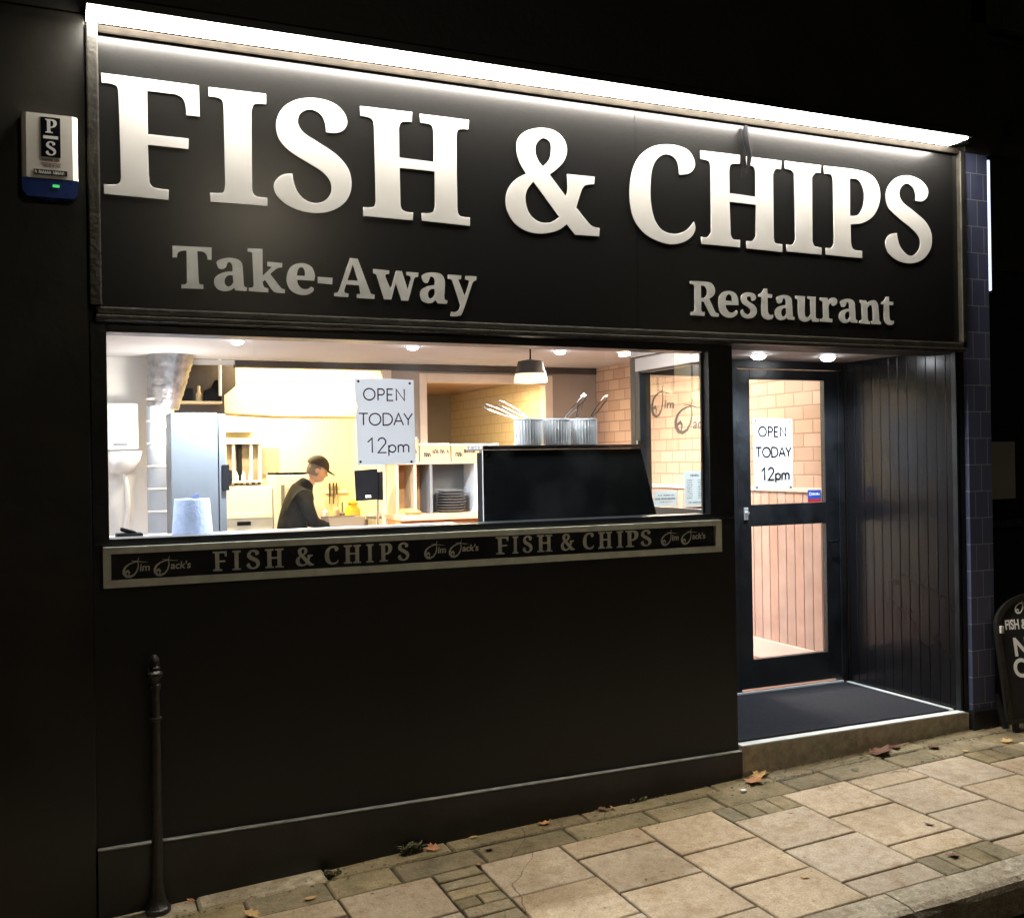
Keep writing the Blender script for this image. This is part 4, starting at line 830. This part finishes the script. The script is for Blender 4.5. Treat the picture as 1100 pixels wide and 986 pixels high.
batten(1.0, .62, 2.465, 1.6, .08, "added cool batten light out of view above the window counter", 95, (.80, .91, 1), 'lamp_cool')  # unseen lamp added to brighten the front room and the sheet's back
batten(2.5, .27, 2.465, .8, .08, "added short cool batten light out of view above the steel pots", 42, (.84, .93, 1), 'lamp_cool')  # unseen lamp added to light the fronts of the pots
batten(4.2, 2.3, 2.465, .08, 1.0, "added warm batten light brightening the corridor behind the entrance door", 72, (1, .85, .68), 'lamp_warm')  # lamp added to brighten the wall behind the door and side glass
# recessed downlights
def downlight(x, y, z, label, p, col, group, first=[None]):
    t = thing("downlight", label, "downlight", (x, y, z), group)
    MB().lathe([(.036, 0), (.052, -.001), (.054, -.004), (.046, -.005)], (x, y, z), 28).build("trim_ring", 'plastic', t, True)
    MB().lathe([(.0355, -.002), (.044, -.008), (.034, -.022), (.018, -.028), (0, -.029)], (x, y, z), 28).build("lamp_lens", 'lamp_cool', t, True)
    light("downlight_beam", 'SPOT', (x, y, z - .05), p, col, t, .03, spot=150, blend=.8)
COOL = (.80, .90, 1)
downlight(1.226, 3.06, 2.499, "left downlight in the shop ceiling above the fridge", 850, COOL, "downlights in the shop ceiling")
downlight(2.535, 3.06, 2.499, "middle downlight in the shop ceiling above the white window sheet", 260, COOL, "downlights in the shop ceiling")
downlight(3.789, 3.06, 2.499, "right downlight in the shop ceiling near the pendant lamp", 230, (1, .93, .82), "downlights in the shop ceiling")
downlight(3.908, .63, 2.2305, "left downlight in the porch ceiling", 70, COOL, "downlights in the porch ceiling")
downlight(4.416, .61, 2.2305, "right downlight in the porch ceiling", 80, COOL, "downlights in the porch ceiling")

# hatch shelf with boxes and plates
HS = thing("hatch_shelf", "grey and wood shelf unit below the serving hatch", "shelf", (3.2, 4.2, .9))
MB().box(2.72, 4.2, 4.12, 4.42, 1.595, 1.618, .003).build("shelf_top", 'cardboard', HS)
MB().box(2.70, 4.2, 3.9, 4.42, 1.12, 1.165, .004).build("counter_top", 'counter', HS)
MB().box(2.735, 3.03, 4.40, 4.42, 1.1655, 1.5945).build("back_panel", 'orange', HS)
MB().box(3.062, 4.2, 4.40, 4.42, 1.1655, 1.5945).build("back_panel", 'greypaint', HS)
for x, m in ((2.722, 'cardboard'), (2.885, 'cardboard'), (3.032, 'greypaint'), (3.455, 'plastic')): MB().box(x, x + .025, 4.13, 4.399, 1.1655, 1.5945).build("divider", m, HS)
MB().box(2.745, 2.885, 4.13, 4.16, 1.166, 1.215).build("front_lip", 'orange', HS)
MB().prism([(2.72, .9), (4.2, .9), (4.2, 1.1195), (2.72, 1.1195)], 4.0, 4.4).build("base_cabinet", 'orange', HS)
for i, (x0, x1, z1, lab) in enumerate([(2.735, 2.945, 1.815, "left cream card box on the hatch shelf partly behind the window sheet"), (2.955, 3.24, 1.76, "middle cream card box on the hatch shelf"), (3.25, 3.72, 1.755, "right cream card box on the hatch shelf beside the frying range")]):
    t = thing("card_box", lab, "box", ((x0 + x1) / 2, 4.25, 1.619), "card boxes on the hatch shelf")
    MB().box(x0, x1, 4.16, 4.36, 1.6195, z1, .004).build("carton", 'cardboard', t)
    b = MB(); scribble(b, x0 + .04, x0 + .10, 1.66, .035, 4.159, 60 + i); scribble(b, x0 + .12, x1 - .02, 1.69, .03, 4.159, 70 + i); b.build("print", 'ink', t)
    MB().box(x0 + .005, x1 - .005, 4.18, 4.34, z1 + .001, z1 + .02).build("box_lid", 'plastic', t)
pr = [(0, 0), (.07, 0), (.10, .008), (.135, .018), (.138, .022), (.10, .014), (.0, .006)]
pp = None
names = ["bottom", "second", "third", "fourth", "fifth", "sixth", "seventh", "top"]
for k in range(8):
    lab = f"{names[k]} dark plate of the plate stack on the hatch counter"
    if pp is None:
        me = MB().lathe(pr, (3.275, 4.25, 1.166), 36).build("plate", 'plate', None, True); pp = tag(me, lab, "plate", "stacked plates on the hatch counter")
    else:
        c = copy_tree(pp, pp.location + Vector((random.uniform(-.004, .004), 0, .0245 * k)), lab)
tag(MB().prism([(3.40, 1.166), (3.47, 1.166), (3.45, 1.25), (3.43, 1.22)], 4.05, 4.10).build("cleaning_cloth", 'plastic'), "crumpled white cloth beside the plate stack", "cloth")
tag(MB().lathe([(0, 1.166), (.06, 1.167), (.075, 1.19), (.05, 1.205), (0, 1.21)], (2.83, 4.0, 0), 20).build("bread_roll", 'orange', None, True), "orange brown roll on the wooden counter under the shelf", "bread roll")
# till screen
TL = thing("till_screen", "black till screen on a thin stand in front of the kitchen opening", "screen", (2.47, 4.05, .95))
MB().prism([(2.326, 1.553), (2.52, 1.565), (2.525, 1.305), (2.338, 1.298)], 4.0, 4.03).build("screen", 'bplastic', TL)
MB().box(2.531, 2.565, 3.99, 4.06, 1.30, 1.54, .004).build("side_module", 'bplastic', TL)
MB().box(2.415, 2.46, 3.997, 3.9995, 1.325, 1.345).build("sticker", 'whiteink', TL)
MB().tube([(2.53, 4.03, 1.30), (2.525, 4.03, 1.09)], .011).lathe([(.11, 1.0425), (.11, 1.055), (.02, 1.09), (.0, 1.09)], (2.49, 4.05, 0), 24).build("stand", 'steel', TL)
tag(MB().box(1.9, 2.715, 3.9, 4.4, 1.0, 1.042, .004).box(1.95, 2.70, 3.95, 4.38, .111, .9995).build("till_counter", 'offwhite'), "cream counter carrying the till screen at the kitchen opening", "counter")

# kitchen equipment at the back
tag(MB().box(1.70, 2.02, 6.9, 7.098, 1.965, 2.115, .02).build("wall_heater", 'plastic'), "white wall unit high on the kitchen back wall", "wall unit")
KW = thing("kitchen_rack", "white rack with dark compartments on the kitchen back wall behind the fridge", "rack", (1.86, 7, 1.38))
MB().box(1.70, 2.09, 7.05, 7.09, 1.40, 1.84).build("rack_back", 'grey', KW)
for x in (1.70, 1.79, 1.975, 2.07): MB().box(x, x + .022, 6.95, 7.049, 1.40, 1.84).build("rack_post", 'offwhite', KW)
MB().box(1.70, 2.10, 6.93, 7.09, 1.841, 1.90).build("rack_top", 'plastic', KW)
MB().box(1.845, 1.89, 6.97, 7.045, 1.45, 1.839).build("dark_slot", 'bplastic', KW)
b = MB()
for k in range(6): b.box(1.735 + k * .062, 1.765 + k * .062, 6.905, 6.925, 1.40, 1.44)
b.build("dark_knob", 'bplastic', KW)
for k in range(3):
    tag(MB().lathe([(0, 1.445), (.024, 1.446), (.024, 1.49), (.004, 1.545), (0, 1.546)], (1.82 + k * .075, 6.93, 0), 12).build("sauce_bottle", 'plastic', None, True), ["left pale squeeze bottle on the kitchen rack", "middle pale squeeze bottle on the kitchen rack", "right pale squeeze bottle on the kitchen rack"][k], "bottle", "squeeze bottles on the kitchen rack")
MB().box(1.70, 2.10, 6.90, 6.949, 1.425, 1.444).build("bottle_ledge", 'offwhite', KW)
WC = thing("white_cabinet", "white kitchen cabinet with dark handle slot behind the fridge", "cabinet", (1.9, 6.8, .11))
MB().box(1.55, 2.13, 6.55, 6.89, .111, 1.385, .008).build("cabinet_body", 'plastic', WC)
MB().box(1.56, 2.12, 6.535, 6.549, 1.06, 1.10).build("cabinet_rail", 'offwhite', WC)
MB().box(1.76, 1.90, 6.54, 6.549, .985, 1.025).build("handle_slot", 'bplastic', WC)
tag(MB().box(2.04, 2.30, 7.07, 7.099, 1.50, 1.80, .004).build("wall_panel", 'grey'), "taupe panel on the kitchen back wall above the oven", "panel")
OV = thing("oven", "stainless oven with display panel behind the kitchen worker", "oven", (2.35, 6.7, .11))
MB().box(2.14, 2.66, 6.45, 6.95, .111, 1.50, .01).build("oven_body", 'offwhite', OV)
MB().box(2.15, 2.62, 6.47, 6.93, 1.501, 1.525, .006).build("oven_lid", 'bplastic', OV)
MB().box(2.26, 2.44, 6.44, 6.449, 1.36, 1.46).build("display", 'plastic', OV); MB().box(2.29, 2.37, 6.436, 6.449, 1.22, 1.33).box(2.2, 2.235, 6.44, 6.449, .9, 1.4).build("control_panel", 'greypaint', OV)
MB().box(2.305, 2.355, 6.433, 6.4355, 1.235, 1.315).build("button_plate", 'offwhite', OV)
tag(MB().box(1.15, 3.12, 5.95, 6.40, .90, .945, .004).box(1.2, 3.1, 6.0, 6.38, .111, .8995).build("work_counter", 'steel'), "steel work counter across the kitchen behind the worker", "counter")
tag(MB().box(2.36, 3.12, 5.45, 5.94, .86, .90, .004).box(2.40, 3.1, 5.5, 5.9, .111, .8595).build("prep_table", 'offwhite'), "cream prep table in front of the worker", "table")
PT = thing("prep_tray", "deep cream tray the worker reaches into", "tray", (2.66, 5.68, .90))
MB().prism([(2.47, 1.085), (2.50, .902), (2.81, .902), (2.84, 1.085)], 5.52, 5.528).prism([(2.47, 1.085), (2.50, .902), (2.81, .902), (2.84, 1.085)], 5.84, 5.848).prism([(5.5285, .902), (5.8395, .902), (5.8395, 1.084), (5.5285, 1.084)], 2.805, 2.818, 'X').prism([(5.5285, .902), (5.8395, .902), (5.8395, .915), (5.5285, .915)], 2.505, 2.804, 'X').build("tray_body", 'grey', PT)
tag(MB().box(2.86, 3.06, 5.50, 5.72, .901, 1.06, .01).build("steel_tin", 'steel'), "square steel tin right of the prep tray", "tin")
tag(MB().lathe([(0, 1.0612), (.085, 1.0615), (.09, 1.085), (.05, 1.12), (.0, 1.125)], (2.96, 5.61, 0), 16).build("dough_loaf", 'grey', None, True), "grey brown lump on top of the square steel tin", "food")
YB_ = MB(); YB_.lathe([(0, .946), (.06, .95), (.085, 1.03), (.075, 1.12), (.05, 1.17), (.06, 1.20), (.02, 1.215), (0, 1.216)], (2.90, 6.2, 0), 11)
for v in YB_.b.verts: v.co += Vector((random.uniform(-.012, .012), random.uniform(-.012, .012), random.uniform(-.008, .008)))
tag(YB_.build("yellow_bag", 'yellow', None, True), "crumpled yellow bag on the steel work counter", "bag")
for i, (x, h) in enumerate([(2.62, .30), (2.74, .34), (2.80, .26)]):
    tag(MB().lathe([(0, .946), (.03, .947), (.03, .946 + h * .55), (.009, .946 + h * .62), (.009, .946 + h), (0, .947 + h)], (x, 6.25, 0), 12).build("kitchen_bottle", ['plastic', 'cardboard', 'greypaint'][i], None, True), ["short white bottle on the work counter right of the worker", "cream bottle on the work counter between two others", "dark bottle on the work counter next to the yellow bag"][i], "bottle", "bottles on the work counter")
KR = thing("knife_rack", "pale knife strip with two dark handled knives right of the worker", "knife rack", (2.72, 7.09, 1.30))
MB().box(2.82, 3.08, 7.08, 7.098, 1.28, 1.305).build("magnet_strip", 'offwhite', KR)
for x in (2.86, 2.905, 2.94): MB().prism([(x, 1.305), (x + .018, 1.305), (x + .018, 1.40), (x, 1.39)], 7.06, 7.079).prism([(x, 1.3045), (x + .022, 1.3045), (x + .01, 1.15), (x, 1.16)], 7.066, 7.07).build("knife", 'darkwood', KR)
tag(MB().tube([(3.62, 6.1, .111), (3.62, 6.1, 2.02)], .03, 12).build("white_post", 'offwhite'), "slim white post standing in the room behind the hatch", "post")

# ================================================================== the worker
def skin_mesh(nodes, edges, sub=2):
    """nodes: (x, y, z, rx, ry)"""
    me = bpy.data.meshes.new("body"); me.from_pydata([n[:3] for n in nodes], edges, [])
    o = bpy.data.objects.new("tmp", me); C.objects.link(o)
    md = o.modifiers.new("skin", 'SKIN'); md.use_smooth_shade = True
    for v, n in zip(me.skin_vertices[0].data, nodes): v.radius = (n[3], n[4] if len(n) > 4 else n[3])
    me.skin_vertices[0].data[0].use_root = True
    s = o.modifiers.new("sub", 'SUBSURF'); s.levels = sub; s.render_levels = sub
    dg = bpy.context.evaluated_depsgraph_get(); dg.update()
    r = bpy.data.meshes.new_from_object(o.evaluated_get(dg)); bpy.data.objects.remove(o)
    return r
def chain(nodes, edges, start, pts):
    i0 = start
    for p in pts: nodes.append(p); edges.append((i0, len(nodes) - 1)); i0 = len(nodes) - 1
    return i0
PX, PY = 2.16, 5.70
PE = thing("person", "kitchen worker in dark jacket and cap bending over a tray", "person", (PX, PY, .111))
# continuous body: pelvis root, spine leaning forward (+X), neck, head, arms reaching down, legs
N_, E_ = [(PX, PY, .98, .10, .12)], []
ch = chain(N_, E_, 0, [(PX + .01, PY, 1.10, .095, .12), (PX + .05, PY, 1.24, .10, .13)])
nk = chain(N_, E_, ch, [(PX + .11, PY, 1.36, .08, .09), (PX + .17, PY, 1.43, .052, .054), (PX + .205, PY, 1.475, .053, .055)])
for s in (-1, 1):
    sh = chain(N_, E_, ch, [(PX + .08, PY + s * .165, 1.315, .06)])
    el = chain(N_, E_, sh, [(PX + .11, PY + s * .215, 1.17, .048), (PX + .17, PY + s * .20, 1.05, .04)])
    wr = chain(N_, E_, el, [(PX + .28, PY + s * .13, 1.01, .033), (PX + .375, PY + s * .085, .985, .025)])
    pm = chain(N_, E_, wr, [(PX + .42, PY + s * .075, .968, .026)])
    for k in range(4):
        a = (k - 1.5) * .019
        chain(N_, E_, pm, [(PX + .455, PY + s * .07 + a, .955, .0105), (PX + .485, PY + s * .066 + a, .935, .0095), (PX + .495 - .004 * abs(k - 1), PY + s * .064 + a, .912, .008)])
    chain(N_, E_, wr, [(PX + .405, PY + s * .045, .965, .0115), (PX + .43, PY + s * .03, .945, .009)])
    hp = chain(N_, E_, 0, [(PX, PY + s * .095, .90, .095)])
    kn = chain(N_, E_, hp, [(PX + .03, PY + s * .105, .56, .068), (PX + .01, PY + s * .105, .36, .06), (PX - .01, PY + s * .105, .19, .042)])
    chain(N_, E_, kn, [(PX + .07, PY + s * .11, .15, .04), (PX + .17, PY + s * .115, .145, .03)])
bm_ = skin_mesh(N_, E_, 2)
body = bmesh.new(); body.from_mesh(bm_)
# head joined to the neck: an egg with brow, nose, lips and chin, tilted down and looking to +X
hc = Vector((PX + .245, PY, 1.555)); tilt = Matrix.Rotation(R(24), 3, 'Y')
r = bmesh.ops.create_uvsphere(body, u_segments=40, v_segments=28, radius=1)
def bump3(p, c, s, amt): return amt * math.exp(-((p - Vector(c)).length / s) ** 2)
for v in r['verts']:
    p = v.co.copy(); q = Vector((p.x * .098, p.y * .076, p.z * .122))
    if p.z < 0: q.x += .018 * -p.z; q.y *= 1 - .25 * (-p.z) ** 1.5
    if p.x < 0 and p.z < -.2: q.x *= .86
    q.x += bump3(p, (.97, 0, -.12), .17, .026) + bump3(p, (.93, 0, .02), .12, .012) + bump3(p, (.85, 0, -.52), .16, .010) + bump3(p, (.72, 0, -.86), .25, .014) + bump3(p, (.93, .3, .22), .2, .006) + bump3(p, (.93, -.3, .22), .2, .006)
    q.x -= bump3(p, (.93, .33, .03), .14, .010) + bump3(p, (.93, -.33, .03), .14, .010)
    v.co = hc + tilt @ q
me = bpy.data.meshes.new("body"); body.to_mesh(me); body.free()
bo = link("body", me, 'skin', PE, True)
b = MB()
for s in (-1, 1):                               # ears
    b.lathe([(0, -.006), (.018, -.005), (.026, .002), (.020, .008), (.008, .005), (0, .004)], hc + tilt @ Vector((-.005, s * .078, -.012)), 16, 'Y')
b.build("ear", 'skin', PE, True)
b = MB()
for s in (-1, 1): b.lathe([(0, -.009), (.007, -.006), (.009, 0), (.007, .006), (0, .009)], hc + tilt @ Vector((.083, s * .027, .004)), 12)
b.build("eye", 'ink', PE, True)
# short hair at the back and sides
hb = bmesh.new(); r = bmesh.ops.create_uvsphere(hb, u_segments=32, v_segments=20, radius=1)
for v in r['verts']: p = v.co.copy(); v.co = hc + tilt @ Vector((p.x * .101 - .004, p.y * .079, p.z * .122 + .002))
bmesh.ops.delete(hb, geom=[f for f in hb.faces if (tilt.inverted() @ (f.calc_center_median() - hc)).x > .012 or (tilt.inverted() @ (f.calc_center_median() - hc)).z < -.062], context='FACES')
me = bpy.data.meshes.new("hair"); hb.to_mesh(me); hb.free(); link("hair", me, 'hair', PE, True)
# cap with peak
hb = bmesh.new(); r = bmesh.ops.create_uvsphere(hb, u_segments=36, v_segments=20, radius=1)
for v in r['verts']: p = v.co.copy(); v.co = hc + tilt @ Vector((p.x * .118 - .005, p.y * .094, max(p.z * .112, .0) + .036))
bmesh.ops.delete(hb, geom=[f for f in hb.faces if (tilt.inverted() @ (f.calc_center_median() - hc)).z < .0362], context='FACES')
pk_ = []
for i in range(13):
    a = R(-62 + 124 * i / 12); k = math.cos(a * 1.25)
    pk_.append(((.108 * math.cos(a) - .004, .087 * math.sin(a), .042), (.108 * math.cos(a) + .085 * max(k, 0), .088 * math.sin(a), .042 - .022 * max(k, 0)), (.108 * math.cos(a) + .085 * max(k, 0), .088 * math.sin(a), .036 - .022 * max(k, 0)), (.108 * math.cos(a) - .004, .087 * math.sin(a), .034)))
rows = [[hb.verts.new(hc + tilt @ Vector(q)) for q in rr_] for rr_ in pk_]
for p, q in zip(rows, rows[1:]):
    for k in range(4): hb.faces.new((p[k], p[(k + 1) % 4], q[(k + 1) % 4], q[k]))
bmesh.ops.recalc_face_normals(hb, faces=hb.faces)
me = bpy.data.meshes.new("cap"); hb.to_mesh(me); hb.free(); link("cap", me, 'cap', PE, True)
# jacket, a looser skin over torso and arms down to the wrists
N_, E_ = [(PX - .01, PY, .80, .17, .20)], []
ch = chain(N_, E_, 0, [(PX - .01, PY, .95, .165, .195), (PX - .005, PY, 1.04, .155, .18), (PX + .02, PY, 1.14, .145, .17), (PX + .05, PY, 1.26, .145, .18)])
nk = chain(N_, E_, ch, [(PX + .10, PY, 1.36, .11, .125), (PX + .135, PY, 1.42, .082, .084), (PX + .165, PY, 1.455, .07, .074)])
for s in (-1, 1):
    sh = chain(N_, E_, ch, [(PX + .075, PY + s * .175, 1.31, .085)])
    el = chain(N_, E_, sh, [(PX + .10, PY + s * .225, 1.18, .07), (PX + .16, PY + s * .215, 1.05, .06)])
    chain(N_, E_, el, [(PX + .27, PY + s * .14, 1.012, .05), (PX + .35, PY + s * .095, .99, .038)])
link("jacket", skin_mesh(N_, E_, 2), 'jacket', PE, True)
N_, E_ = [(PX, PY, .95, .14, .165)], []
for s in (-1, 1):
    hp = chain(N_, E_, 0, [(PX, PY + s * .095, .86, .11)])
    chain(N_, E_, hp, [(PX + .03, PY + s * .105, .56, .085), (PX + .01, PY + s * .105, .36, .075), (PX - .005, PY + s * .105, .18, .068)])
link("trousers", skin_mesh(N_, E_, 2), 'trouser', PE, True)
b = MB()
for s in (-1, 1): b.box(PX - .07, PX + .20, PY + s * .115 - .05, PY + s * .115 + .05, .1115, .185, .03)
b.build("shoes", 'bplastic', PE, True)

# ================================================================== fallen leaves and weeds
def leaf_mesh(seed, kind):
    rnd = random.Random(seed); b = bmesh.new()
    if kind == 'maple':
        pr_ = [(0, -.5), (.12, -.42), (.40, -.45), (.32, -.22), (.62, -.05), (.42, .06), (.50, .32), (.24, .22), (.18, .42), (0, .68), (-.18, .42), (-.24, .22), (-.50, .32), (-.42, .06), (-.62, -.05), (-.32, -.22), (-.40, -.45), (-.12, -.42)]
    else: pr_ = [(0, -.5), (.16, -.35), (.26, -.05), (.2, .25), (0, .6), (-.2, .25), (-.26, -.05), (-.16, -.35)]
    ca = rnd.uniform(.25, .7); cb_ = rnd.uniform(.2, .6)
    f = lambda x, y: (x, y, .10 + ca * x * x * .8 + cb_ * y * y * .5 - .12 * abs(x) * y + rnd.uniform(0, .05))
    mid = [b.verts.new(f(x * .45, y * .45)) for x, y in pr_]; out = [b.verts.new(f(x, y)) for x, y in pr_]; c = b.verts.new(f(0, 0)); n = len(pr_)
    for i in range(n):
        j = (i + 1) % n; b.faces.new((c, mid[i], mid[j])); b.faces.new((mid[i], out[i], out[j], mid[j]))
    s0 = [b.verts.new((-.02, -.48, .12)), b.verts.new((.02, -.48, .12)), b.verts.new((.05, -.85, .04)), b.verts.new((.02, -.86, .04))]; b.faces.new(s0)
    me = bpy.data.meshes.new("fallen_leaf"); b.to_mesh(me); b.free()
    return me
def leaf(x, y, s, m, kind, label, seed):
    me = leaf_mesh(seed, kind); me.materials.append(M[m])
    o = bpy.data.objects.new("fallen_leaf", me); C.objects.link(o)
    rnd = random.Random(seed * 7); o.location = (x, y, gz(x, y) - .10 * s * .3); o.scale = (s, s, s); o.rotation_euler = (rnd.uniform(-.25, .25), rnd.uniform(-.25, .25), rnd.uniform(0, 6.28))
    md = o.modifiers.new("thickness", 'SOLIDIFY'); md.thickness = .012
    o.scale = (s * .78,) * 3; tag(o, label, "leaf", "fallen leaves on the pavement")
LV = [(.50, -.04, .055, 'leaf_o', 'oval', "small orange leaf on the pale edging stone near the iron post"),
      (.70, -.30, .08, 'leaf_y', 'maple', "large tan leaf cut by the bottom edge right of the iron post"),
      (.94, -.28, .06, 'leaf_y', 'oval', "small tan leaf on the mossy border below the pale edging stone"),
      (1.54, -.075, .075, 'leaf_o', 'maple', "orange leaf against the plinth just right of the weed tuft"),
      (1.75, -.05, .065, 'leaf_y', 'oval', "flat yellow leaf close to the plinth right of an orange leaf"),
      (1.76, -.21, .05, 'leaf_g', 'maple', "grey green curled leaf on the mossy border"),
      (2.10, -.07, .065, 'leaf_o', 'maple', "orange leaf by the plinth below the middle of the stall riser"),
      (1.66, -.34, .06, 'leaf_o', 'oval', "orange leaf lying on the corner joint beside the small brick strip"),
      (2.42, -.05, .055, 'leaf_b', 'maple', "dark brown leaf tight against the plinth left of the doorstep"),
      (2.47, -.06, .05, 'leaf_o', 'oval', "tan curled leaf touching the dark brown one at the plinth"),
      (2.77, -.23, .05, 'leaf_o', 'oval', "small orange leaf alone on the border in front of the plinth end"),
      (3.27, -.12, .12, 'leaf_o', 'maple', "large orange brown leaf below the left corner of the doorstep"),
      (3.35, -.06, .10, 'leaf_y', 'maple', "tan leaf overlapping the large orange brown one by the doorstep"),
      (3.44, -.10, .05, 'leaf_g', 'oval', "small faded leaf right of the leaf pair by the doorstep"),
      (4.13, -.10, .15, 'leaf_b', 'maple', "largest red brown leaf in front of the middle of the doorstep"),
      (4.26, -.06, .09, 'leaf_b', 'maple', "red brown leaf right behind the largest leaf"),
      (4.44, -.17, .075, 'leaf_b', 'maple', "brown curled leaf in front of the right end of the doorstep"),
      (4.53, -.30, .06, 'leaf_y', 'oval', "bright yellow leaf on the flags in front of the tiled pillar"),
      (4.86, -.29, .075, 'leaf_y', 'maple', "tan leaf on the small bricks at the right edge"),
      (3.82, -.24, .05, 'leaf_g', 'maple', "pale pinkish leaf on the border between doorstep and flags"),
      (3.15, -.55, .035, 'leaf_b', 'oval', "tiny dark leaf in the middle of a wide flag"),
      (2.76, -1.12, .045, 'leaf_y', 'maple', "small pale leaf on a flag near the kerb"),
      (3.59, -.96, .06, 'leaf_b', 'oval', "flat brown leaf on a cracked flag far from the wall"),
      (2.20, -.82, .035, 'leaf_b', 'oval', "tiny curled dark leaf on a flag at the lower middle"),
      (3.42, -1.26, .06, 'leaf_b', 'maple', "reddish leaf on the small bricks beside the kerb")]
for i, l in enumerate(LV): leaf(*l, i + 3)
tag(MB().box(3.12, 3.15, -.215, -.195, gz(3.13, -.2), gz(3.13, -.2) + .012, .003).build("litter", 'litter'), "tiny white scrap of litter on the border left of the doorstep leaves", "litter")
def weed(x, y, n, h, label, seed):
    rnd = random.Random(seed); b = MB()
    for k in range(n):
        a = rnd.uniform(0, 6.28); l = rnd.uniform(.3, 1) * h; dx, dy = math.cos(a), math.sin(a) * .6; z = gz(x, y) - .004
        o = Vector((x + rnd.uniform(-.04, .04), y + rnd.uniform(-.02, .02), z)); w = rnd.uniform(.003, .007)
        p1 = o + Vector((dx * l * .3, dy * l * .3, l * .6)); p2 = o + Vector((dx * l * .8, dy * l * .8, l * .7)); sd = Vector((-dy, dx, 0)).normalized() * w
        b.poly([o - sd, o + sd, p1 + sd, p1 - sd]); b.poly([p1 - sd, p1 + sd, p2])
    tag(b.build("weed", 'moss'), label, "weed", "weeds along the wall")
weed(1.45, -.06, 70, .07, "largest weed tuft at the foot of the plinth beside an orange leaf", 1)
weed(1.08, -.10, 40, .03, "low weed at the end of the pale edging stone", 2)
weed(2.62, -.03, 40, .03, "low weed at the plinth left of the doorstep", 3)
mo = MB(); rnd = random.Random(5)
for k in range(520):
    x = rnd.uniform(.4, 6); y = rnd.choice([-.142, -.33, -.02, -.02, -.142]) + rnd.gauss(0, .02); s = rnd.uniform(.003, .009)
    z = gz(x, y) - .004; mo.poly([(x - s, y - s * .6, z), (x + s, y - s * .5, z + s * .2), (x + s * .7, y + s * .6, z + s * .5), (x - s * .6, y + s * .7, z + s * .4)])
tag(mo.build("moss", 'moss'), kind='stuff')
ll = MB()
for k in range(420):
    x = rnd.uniform(.3, 6.5); y = -abs(rnd.gauss(0, .11)) - .008; s = rnd.uniform(.003, .011); a = rnd.uniform(0, 6.28); z = gz(x, y) + .002
    c_, s_ = math.cos(a) * s, math.sin(a) * s
    ll.poly([(x - c_, y - s_, z), (x + s_ * .5, y - c_ * .5, z + s * .3), (x + c_, y + s_, z + s * .1), (x - s_ * .6, y + c_ * .6, z + s * .5)])
tag(ll.build("leaf_litter", 'leaf_b'), kind='stuff')

# ================================================================== street lamp across the road (its glint shows in the sign)
SLP = thing("street_lamp", "tall street lamp with lit lantern standing across the road", "street lamp", (2.14, -7.3, gz(2.14) - .1))
MB().lathe([(.09, -.25), (.09, .9), (.05, 1.0), (.04, 4.65)], (2.14, -7.3, 0), 20).build("column", 'iron', SLP, True)
MB().lathe([(.05, 4.65), (.2, 4.77), (.22, 4.79), (.22, 4.81), (.05, 4.95), (0, 5.0)], (2.14, -7.3, 0), 20).build("lantern_cap", 'iron', SLP, True)
MB().lathe([(.05, 4.52), (.12, 4.68), (.19, 4.76), (0, 4.765)], (2.14, -7.3, 0), 20).build("lantern_glass", emis("street_lamp_glow", (1, .82, .5), 2), SLP, True)
light("street_light", 'POINT', (2.14, -7.3, 4.46), 340, (1, .86, .64), SLP, .06).data.specular_factor = .03

# ================================================================== house across the road, seen only mirrored in the panes
OB = thing("opposite_house", "dark house across the road with a few lit windows", "house", (9, -21, -.3))
MB().box(-8, 26, -22, -21, -.5, 7.5).build("wall", 'blackwall', OB)
MB().prism([(-8.4, 7.5), (26.4, 7.5), (26, 10), (-8, 10)], -22.2, -20.8).build("roof", 'slate', OB)
lit = emis("lit_window_glow", (1, .78, .42), 3)
for k in range(9):
    for z in (.7, 3.55):
        x = -3.9 + k * 3.4
        w = MB().box(x, x + 1.1, -20.99, -20.93, z, z + 1.6).build("window", lit if (k, z) in ((6, 3.55), (0, .7)) else 'rangeback', OB)
        MB().box(x + .52, x + .58, -20.925, -20.9, z, z + 1.6).box(x, x + 1.1, -20.925, -20.9, z + .77, z + .83).build("glazing_bar", 'frame', w)
